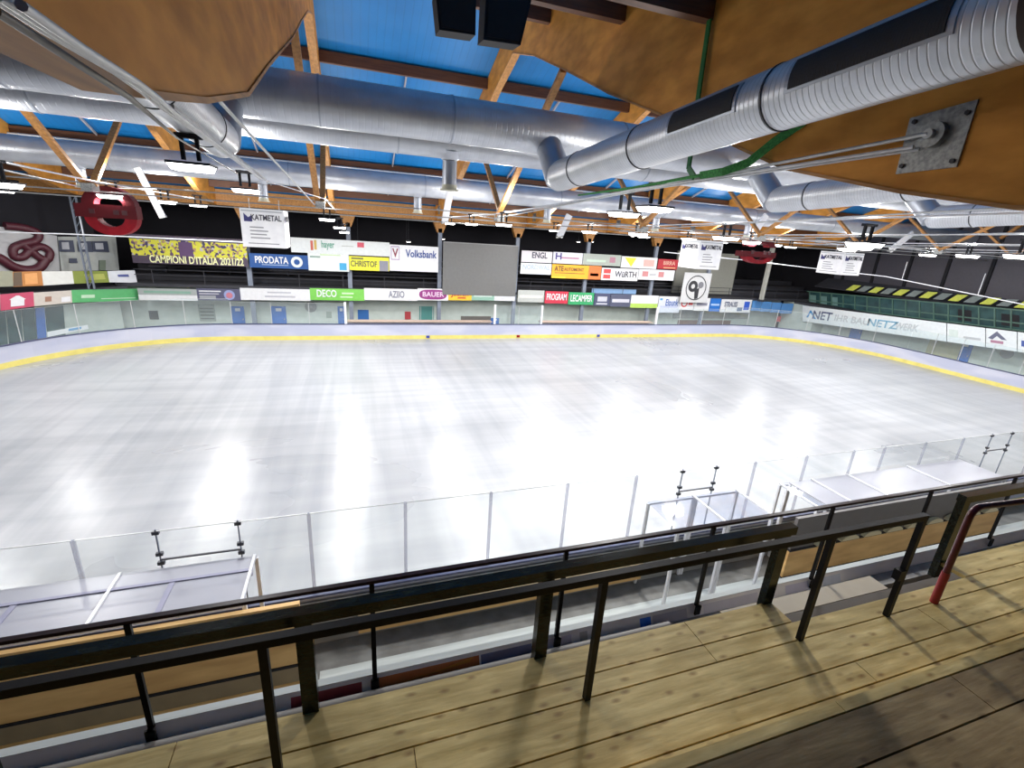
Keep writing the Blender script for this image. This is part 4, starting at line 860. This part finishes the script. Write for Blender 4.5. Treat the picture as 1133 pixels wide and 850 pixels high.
tag(MB().box(at_y(745, 350, 19.2).x, at_y(828, 350, 19.2).x, 19.22, 19.28, .9, 2.9).build('grey_cladding', MT['wallgrey']), 'grey wall panel above the brown base strip', 'wall panel')
banner(860, 864, 350, 356, 19.1, (.6, .03, .03), 'ext_red', 'red fire point on the white wall at far right corner', None, cat='fire point', name='fire_point')
# ================================================================== RIGHT END
RX = 31.3
def rquad(pts, X, th, m, name, parent=None):
    P4 = [at_x(x, y, X) for x, y in pts]; mb = MB(); mb.prism(P4, (th, 0, 0)); return mb.build(name, m, parent)
struct('wall_right', MB().box(33.0, 33.2, -24, 19.3, -.03, 3.0), MT['wall'])
struct('wall_right', MB().box(31.5, 33.2, 15.5, 19.4, -.03, 2.9), MT['wall'])
struct('balcony_floor', MB().box(31.45, 38, -24, 18.1, 2.8, 3.0), MT['darkgrey'])
def rtop(px): return 338+(px-888)*.1235
def rbot(px): return 355.5+(px-888)*.142
def rbanner(p0, p1, col, cn, label, txts=(), sub=()):
    e = empty('banner', at_x((p0+p1)/2, rbot((p0+p1)/2), RX), label=label, cat='banner', group='banners on the right end fascia'); c0 = e.location.copy()
    P4 = [at_x(p0, rbot(p0), RX)-c0, at_x(p1, rbot(p1), RX)-c0, at_x(p1, rtop(p1), RX)-c0, at_x(p0, rtop(p0), RX)-c0]
    MB().prism(P4, (.06, 0, 0)).build('sheet', flat(cn, col), e)
    for (s, px, fw, hf, tc_) in txts:
        pt = at_x(px, (rtop(px)*.48+rbot(px)*.52), RX)-c0; a = at_x(px-fw/2, (rtop(px-fw/2)+rbot(px-fw/2))/2, RX); b = at_x(px+fw/2, (rtop(px+fw/2)+rbot(px+fw/2))/2, RX)
        Hh = (at_x(px, rtop(px), RX)-at_x(px, rbot(px), RX)).z
        text(e, s, pt, b-a, (0, 0, 1), Hh*hf, (b-a).length, flat('rink_%d_%d_%d' % tuple(int(c*99) for c in tc_), tc_))
    for (x0, x1, f0, f1, c_, n_) in sub:
        Q4 = [at_x(x, rtop(x)*f+rbot(x)*(1-f), RX-.012)-c0 for x, f in ((x0, f0), (x1, f0), (x1, f1), (x0, f1))]; MB().prism(Q4, (.008, 0, 0)).build('mark', flat(n_, c_), e)
    return e
e = rbanner(888, 1047, (.72, .76, .77), 'r_white', 'long white fascia banner reading ANET IHR BAUNETZWERK', [('NET', 909.5, 21, .55, (.10, .12, .20)), ('IHR BAU', 942, 38, .42, (.48, .50, .52)), ('NETZ', 976, 33, .46, (.18, .38, .52)), ('WERK', 1003, 26, .42, (.5, .54, .56))])
c0 = e.location.copy(); pa = [(892, .28), (897, .78), (903, .24), (900.6, .24), (897, .6), (894, .28)]
MB().prism([at_x(x, rtop(x)*f+rbot(x)*(1-f), RX-.012)-c0 for x, f in pa], (.008, 0, 0)).build('logo', flat('anet_blue', (.03, .25, .55)), e)
rbanner(1048, 1090, (.73, .77, .78), 'r_white', 'white fascia banner with faint green outline and grey line', (), [(1032+18, 1052+8, .3, .7, (.62, .70, .66), 'r_outline'), (1066, 1085, .3, .42, (.45, .48, .50), 'r_line')])
e = rbanner(1091, 1125, (.74, .78, .79), 'r_white', 'white fascia banner with house roof logo', (), [(1096, 1110, .28, .42, (.4, .2, .28), 'r_base')])
c0 = e.location.copy(); MB().prism([at_x(x, rtop(x)*f+rbot(x)*(1-f), RX-.012)-c0 for x, f in ((1093, .5), (1103, .9), (1114, .5), (1108, .5), (1103, .66), (1098, .45))], (.008, 0, 0)).build('logo', flat('roof_logo', (.12, .13, .2)), e)
rbanner(1126, 1190, (.74, .78, .79), 'r_white', 'white fascia banner with blue letters at right edge', (), [(1130, 1150, .3, .6, (.06, .10, .35), 'r_bl')])
for i, (a, b_) in enumerate(((877, 884), (940, 953), (1065, 1082))):
    P4 = [(a, 358 if i else 347), (b_, 358 if i else 347), (b_, 400), (a, 398)]
    X = 32.96; p = at_x(a, 370, X); q = at_x(b_, 370, X)
    e = empty('door_%d' % (i+6), ((p+q)/2).to_tuple()[:2]+(0,), label=f'blue door in the right end wall, {ORD[i]} from the left', cat='door', group='blue doors of the right end'); L = abs(p.y-q.y)/2
    e['kind'] = 'structure'; MB().box(-.04, .02, -L, L, 0, 2.3).build('door_leaf', MT['bluedoor'], e); MB().box(-.08, -.04, -L*.8, -L*.7, 1.0, 1.15).build('handle', MT['steel'], e); MB().box(-.05, -.04, -L*.4, L*.3, 1.75, 2.05).build('door_sign', MT['white'], e)
p = at_x(1026, 385, 32.95); q = at_x(1062, 390, 32.95)
tag(MB().box(32.9, 32.98, q.y, p.y, 0, 2.35).build('beige_shutter', flat('beige_shutter', (.42, .42, .28))), 'beige shutter in the right end wall beside the blue door', 'shutter')
p = at_x(1114, 391, 32.95); e = empty('round_plate', p, -PI/2, label='round grey plate on the right end wall', cat='plate'); disc(e, (0, 0), .40, flat('rplate', (.24, .25, .25)), 'plate_disc')
# gallery with green framed windows
e = empty('window_gallery', (33.5, 0, 3.2), label='green framed window gallery above the right end banner', cat='gallery')
GXp = 33.5
def gp(px, f): return at_x(px, (rtop(px)-2)*(1-f)+(rtop(px)-2-(14+(px-888)*.035))*f, GXp)-Vector((33.5, 0, 3.2))
MB().prism([gp(895, 0), gp(1190, 0), gp(1190, 1), gp(895, 1)], (.05, 0, 0)).build('glazing', MT['teal'], e)
for f in (0, .35, 1.0): MB().bar(gp(893, f), gp(1192, f), .10, .10).build('frame_rail', MT['frame_green'], e)
px = 896
while px < 1190:
    MB().bar(gp(px, 0)+Vector((-.03, 0, 0)), gp(px, 1)+Vector((-.03, 0, 0)), .09, .09).build('mullion', MT['frame_green'], e); px += 12+(px-896)*.03
for p0, p1, nm in ((896, 903, 'a'), (907, 915, 'b'), (920, 927, 'c'), (1060, 1075, 'd'), (1108, 1128, 'e')):
    MB().prism([gp(p0, .15)+Vector((-.02, 0, 0)), gp(p1, .15)+Vector((-.02, 0, 0)), gp(p1, .75)+Vector((-.02, 0, 0)), gp(p0, .75)+Vector((-.02, 0, 0))], (.01, 0, 0)).build('pale_pane', MT['teal_light'] if nm in 'abc' else MT['matt_black'], e)
# row of yellow and grey panels above the gallery
px = 940; i = 0
while px < 1150:
    wd = 9.5+(px-940)*.035; yy = 319+(px-940)*.098; col = i % 2 == 0
    a = at_x(px, yy-1, 33.5); b_ = at_x(px+wd*.85, yy-.2, 33.5); up = Vector((.5, -.25, .52))
    m = MB(); m.prism([a-up*.5, b_-up*.5, b_+up*.5, a+up*.5], (.05, 0, -.03))
    tag(m.build('sloping_board', MT['yellow'] if col else MT['seatgrey']), f'{"yellow" if col else "grey"} sloping panel above the green gallery, {ORD[i]} in the row', 'panel', 'sloping panels above the gallery')
    px += wd*1.28; i += 1
tag(MB().prism([Vector((33.6, -24, 4.6)), Vector((33.6, 18, 4.6)), Vector((35.2, 18, 5.5)), Vector((35.2, -24, 5.5))], (0, 0, .05)).build('gallery_canopy', MT['darkgrey']), 'dark sloping roof of the window gallery', 'roof')
e = empty('wall_cladding', (36, 0, 0), label='dark panelled wall high above the right gallery', cat='wall panel')
MB().box(0, .2, -24, 18, 5, 13).build('dark_panel', flat('dpanel', (.085, .08, .10)), e)
for y in range(-22, 18, 3): MB().box(-.12, 0, y-.12, y+.12, 5, 12.5).build('mullion', MT['matt_black'], e)
# timber V bracing near the right end
for i, Y in enumerate((-3, 2.2)):
    tag(MB().bar((34.5, Y-2.2, 9.9), (34.5, Y, 12.2), .2, .2).bar((34.5, Y+2.2, 9.9), (34.5, Y, 12.2), .2, .2).build('timber_brace', MT['glulam']), f'timber V brace by the right end wall, {ORD[i]} from the viewer', 'brace', 'end wall braces')
# ================================================================== LEFT END (angled corner)
CA, CB = Vector((-26.3, 18.0, 0)), Vector((-33.5, 9.6, 0))
def hitw(px, py, off=0):
    d = (CB-CA).normalized(); n = Vector((d.y, -d.x, 0)); n = n if n.y > 0 else -n
    v = Vector(ray(px, py)); o = Vector(CAM); p0 = CA+n*off; t = (p0-o).dot(n)/v.dot(n); return o+v*t, n
def lquad(pts, off, th, m, name, label=None, cat=None, group=None, parent=None):
    P4 = []; 
    for x, y in pts: q, n = hitw(x, y, off); P4.append(q)
    c = sum(P4, Vector())/4
    if parent is None:
        e = empty(name, c, label=label, cat=cat, group=group); MB().prism([p-c for p in P4], n*th).build('sheet', m, e); return e, c
    return MB().prism([p-parent[1] for p in P4], n*th).build(name, m, parent[0])
_, NN = hitw(50, 300)
dd = (CB-CA).normalized()
ww = MB(); ww.prism([CA+NN*1.3+Vector((0, 0, -.03)), CB+NN*1.3+dd*6+Vector((0, 0, -.03)), CB+NN*1.3+dd*6+Vector((0, 0, 2.9)), CA+NN*1.3+Vector((0, 0, 2.9))], NN*.2); struct('wall_left', ww, MT['wall'])
ww = MB(); ww.prism([CA+NN*2.6+Vector((0, 0, 2.9)), CB+NN*2.6+dd*6+Vector((0, 0, 2.9)), CB+NN*2.6+dd*6+Vector((0, 0, 9)), CA+NN*2.6+Vector((0, 0, 9))], NN*.2); struct('wall_left', ww, MT['darkwall'])
fl = MB(); fl.prism([CA+NN*.1+Vector((0, 0, 2.85)), CB+NN*.1+dd*6+Vector((0, 0, 2.85)), CB+NN*2.9+dd*6+Vector((0, 0, 2.85)), CA+NN*2.9+Vector((0, 0, 2.85))], (0, 0, .15)); struct('balcony_floor', fl, MT['darkgrey'])
e = lquad([(-20, 349), (0, 345), (0, 324), (-20, 325)], 0, .05, flat('l_pale', (.55, .6, .58)), 'banner', 'pale fascia banner cut by the left edge', 'banner', 'left corner fascia banners')
e = lquad([(1, 344), (38, 339), (37, 323), (0, 326)], 0, .05, flat('l_red', (.55, .07, .14)), 'banner', 'red fascia banner with white house at left', 'banner', 'left corner fascia banners')
lquad([(12, 340), (27, 339), (28, 332), (19, 328), (11, 333)][:4] if False else [(12, 339.5), (27, 338), (27, 331), (12, 332)], -.02, .01, MT['white'], 'house_mark', parent=e); lquad([(10, 332), (29, 331), (21, 327), (18, 327.2)], -.02, .01, MT['white'], 'house_roof_mark', parent=e)
e = lquad([(38, 339), (80, 335), (79, 321.5), (37, 324)], 0, .05, flat('l_beige', (.60, .54, .48)), 'banner', 'beige fascia banner with two round marks at left', 'banner', 'left corner fascia banners')
lquad([(50, 334), (57, 333.5), (57, 328), (50, 328.5)], -.02, .01, flat('l_br', (.35, .18, .12)), 'round_mark', parent=e); lquad([(68, 334.5), (78, 333.5), (78, 328), (68, 329)], -.02, .01, MT['white'], 'round_mark', parent=e)
e = lquad([(80, 335), (153, 332.5), (153, 319.5), (79, 321)], 0, .05, flat('l_green', (.10, .42, .15)), 'banner', 'green fascia banner with white lettering at left', 'banner', 'left corner fascia banners')
lquad([(90, 330), (105, 329.5), (105, 326), (90, 326.5)], -.02, .01, flat('l_pg', (.5, .7, .5)), 'lettering_bar', parent=e); lquad([(112, 331), (150, 330), (150, 329.2), (112, 330.2)], -.02, .01, flat('l_pg', (.5, .7, .5)), 'lettering_bar', parent=e)
# second row above
e = lquad([(-25, 318), (15, 317), (14, 300), (-25, 300)], .2, .05, flat('l2_olive', (.30, .30, .22)), 'banner', 'olive grey banner at the left edge, second row', 'banner', 'second row banners at left')
e = lquad([(15, 317.5), (48, 316), (46, 300), (14, 301)], .2, .05, flat('l2_orange', (.50, .20, .05)), 'banner', 'banner with orange glass picture, second row left', 'banner', 'second row banners at left')
lquad([(28, 315), (42, 314), (41, 302), (27, 303)], .18, .01, flat('l2_or', (.75, .35, .12)), 'picture', parent=e); lquad([(15, 317), (25, 316.5), (24, 301), (15, 301.5)], .18, .01, flat('l2_dk', (.12, .08, .05)), 'picture', parent=e)
e = lquad([(48, 316), (82, 314), (80, 300), (46, 300.5)], .2, .05, flat('l2_w', (.72, .72, .68)), 'banner', 'blank white banner, second row left', 'banner', 'second row banners at left')
e = lquad([(82, 314), (121, 312.5), (118, 300), (80, 300)], .2, .05, flat('l2_g', (.22, .27, .04)), 'banner', 'olive green vineyard banner, second row left', 'banner', 'second row banners at left')
lquad([(95, 310), (117, 309), (115, 303), (93, 303.5)], .18, .01, flat('l2_gg', (.42, .45, .10)), 'picture', parent=e)
e = lquad([(121, 312.5), (152, 313), (149, 299), (119, 300)], .2, .05, flat('l2_w2', (.70, .72, .76)), 'banner', 'white banner with small blue mark, second row left', 'banner', 'second row banners at left')
lquad([(131, 306.5), (143, 306.5), (142, 303.5), (130, 304)], .18, .01, flat('l2_b', (.08, .10, .3)), 'mark', parent=e)
# pretzel wall
e = lquad([(-30, 302), (66.5, 300), (63, 261), (-30, 246)], 1.6, .1, flat('mural_grey', (.42, .42, .43)), 'mural', 'grey mural wall with dark red pretzel at the left edge', 'mural')
pz = []
for k in range(49):
    t = k/48; a = 2*PI*t
    pz.append((28-30*t if False else 30+24*math.sin(a)*1.0+6*math.sin(2*a), 277-17*math.cos(a)*.9+5*math.cos(3*a)))
def mural_tube(pts, r, nm):
    sm = []
    for k in range(len(pts)-1):
        p0, p1_, p2_, p3 = [np.array(pts[min(max(k+d_, 0), len(pts)-1)], float) for d_ in (-1, 0, 1, 2)]
        for t in (0, .25, .5, .75): sm.append(.5*((2*p1_)+(p2_-p0)*t+(2*p0-5*p1_+4*p2_-p3)*t*t+(3*p1_-p0-3*p2_+p3)*t**3))
    sm.append(np.array(pts[-1], float)); q = [hitw(float(x), float(y), 1.52)[0]-e[1] for x, y in sm]; return MB().tube(q, r, 8).build(nm, flat('pretzel_red', (.075, .012, .022)), e[0])
mural_tube([(5, 250), (25, 252), (42, 258), (40, 266), (25, 270), (15, 275), (16, 284), (26, 284), (35, 276), (46, 273), (55, 279), (52, 288), (42, 284), (34, 277), (24, 270)], .22, 'pretzel')
mural_tube([(-12, 283), (0, 286), (14, 295), (30, 299), (44, 296), (51, 286)], .26, 'pretzel')
e2 = lquad([(68, 300), (132, 299), (128, 262), (64, 262)], 1.6, .1, flat('upper_wall_grey', (.40, .42, .40)), 'upper_partition', 'pale grey upper wall with dark signs right of the mural', 'wall panel')
for a_, b_, t1, lb in ((65, 82, 266, 'left'), (86, 102, 267, 'middle'), (102, 120, 267, 'right')):
    s_ = lquad([(a_+1, 278.5), (b_+1, 279), (b_-1, t1), (a_, t1)], 1.5, .04, flat('sign_navy', (.04, .05, .09)), 'wall_sign', f'small dark sign on the upper left wall, {lb} one', 'sign', 'small dark wall signs')
    lquad([(a_+4, 276), (b_-5, 276), (b_-6, t1+2), (a_+3, t1+2)], 1.47, .01, flat('sign_txt', (.45, .46, .5)), 'text_block', parent=s_)
s_ = lquad([(77, 291), (86, 291), (85, 286), (77, 286)], 1.5, .04, flat('sign_navy', (.04, .05, .09)), 'wall_sign', 'tiny dark notice below the signs on upper left wall', 'sign')
s_ = lquad([(110, 299), (117, 299), (117, 288), (110, 288)], 1.5, .05, flat('oval_green', (.16, .20, .15)), 'wall_hatch', 'dark narrow hatch on the upper left wall', 'hatch')
# corner windows behind the glass at ground level
for i, (a_, b_) in enumerate(((-24, 6), (7, 23), (24, 38), (50, 70))):
    s_ = lquad([(a_+4, 388-i*2), (b_+3, 385-i*3), (b_, 343-i*1.6), (a_, 345-i*1.5)], 1.25, .04, MT['teal'], 'window_%d' % (i+2), f'dark teal ground window at the left corner, {ORD[i]} from the left', 'window', 'left corner windows'); s_[0]['kind'] = 'structure'
s_ = lquad([(42, 380), (52, 378), (49, 340), (39, 341)], 1.22, .04, MT['bluedoor'], 'door_9', 'blue door among the left corner windows', 'door'); s_[0]['kind'] = 'structure'
s_ = lquad([(53, 373), (98, 364), (97, 359.5), (52, 367.5)], -1.9, .03, MT['white'], 'board_banner', 'small white banner with blue text above left boards', 'banner')
lquad([(76, 366.5), (90, 364), (90, 361.5), (76, 364)], -1.93, .01, flat('bb_blue', (.15, .35, .6)), 'text_bar', parent=s_)
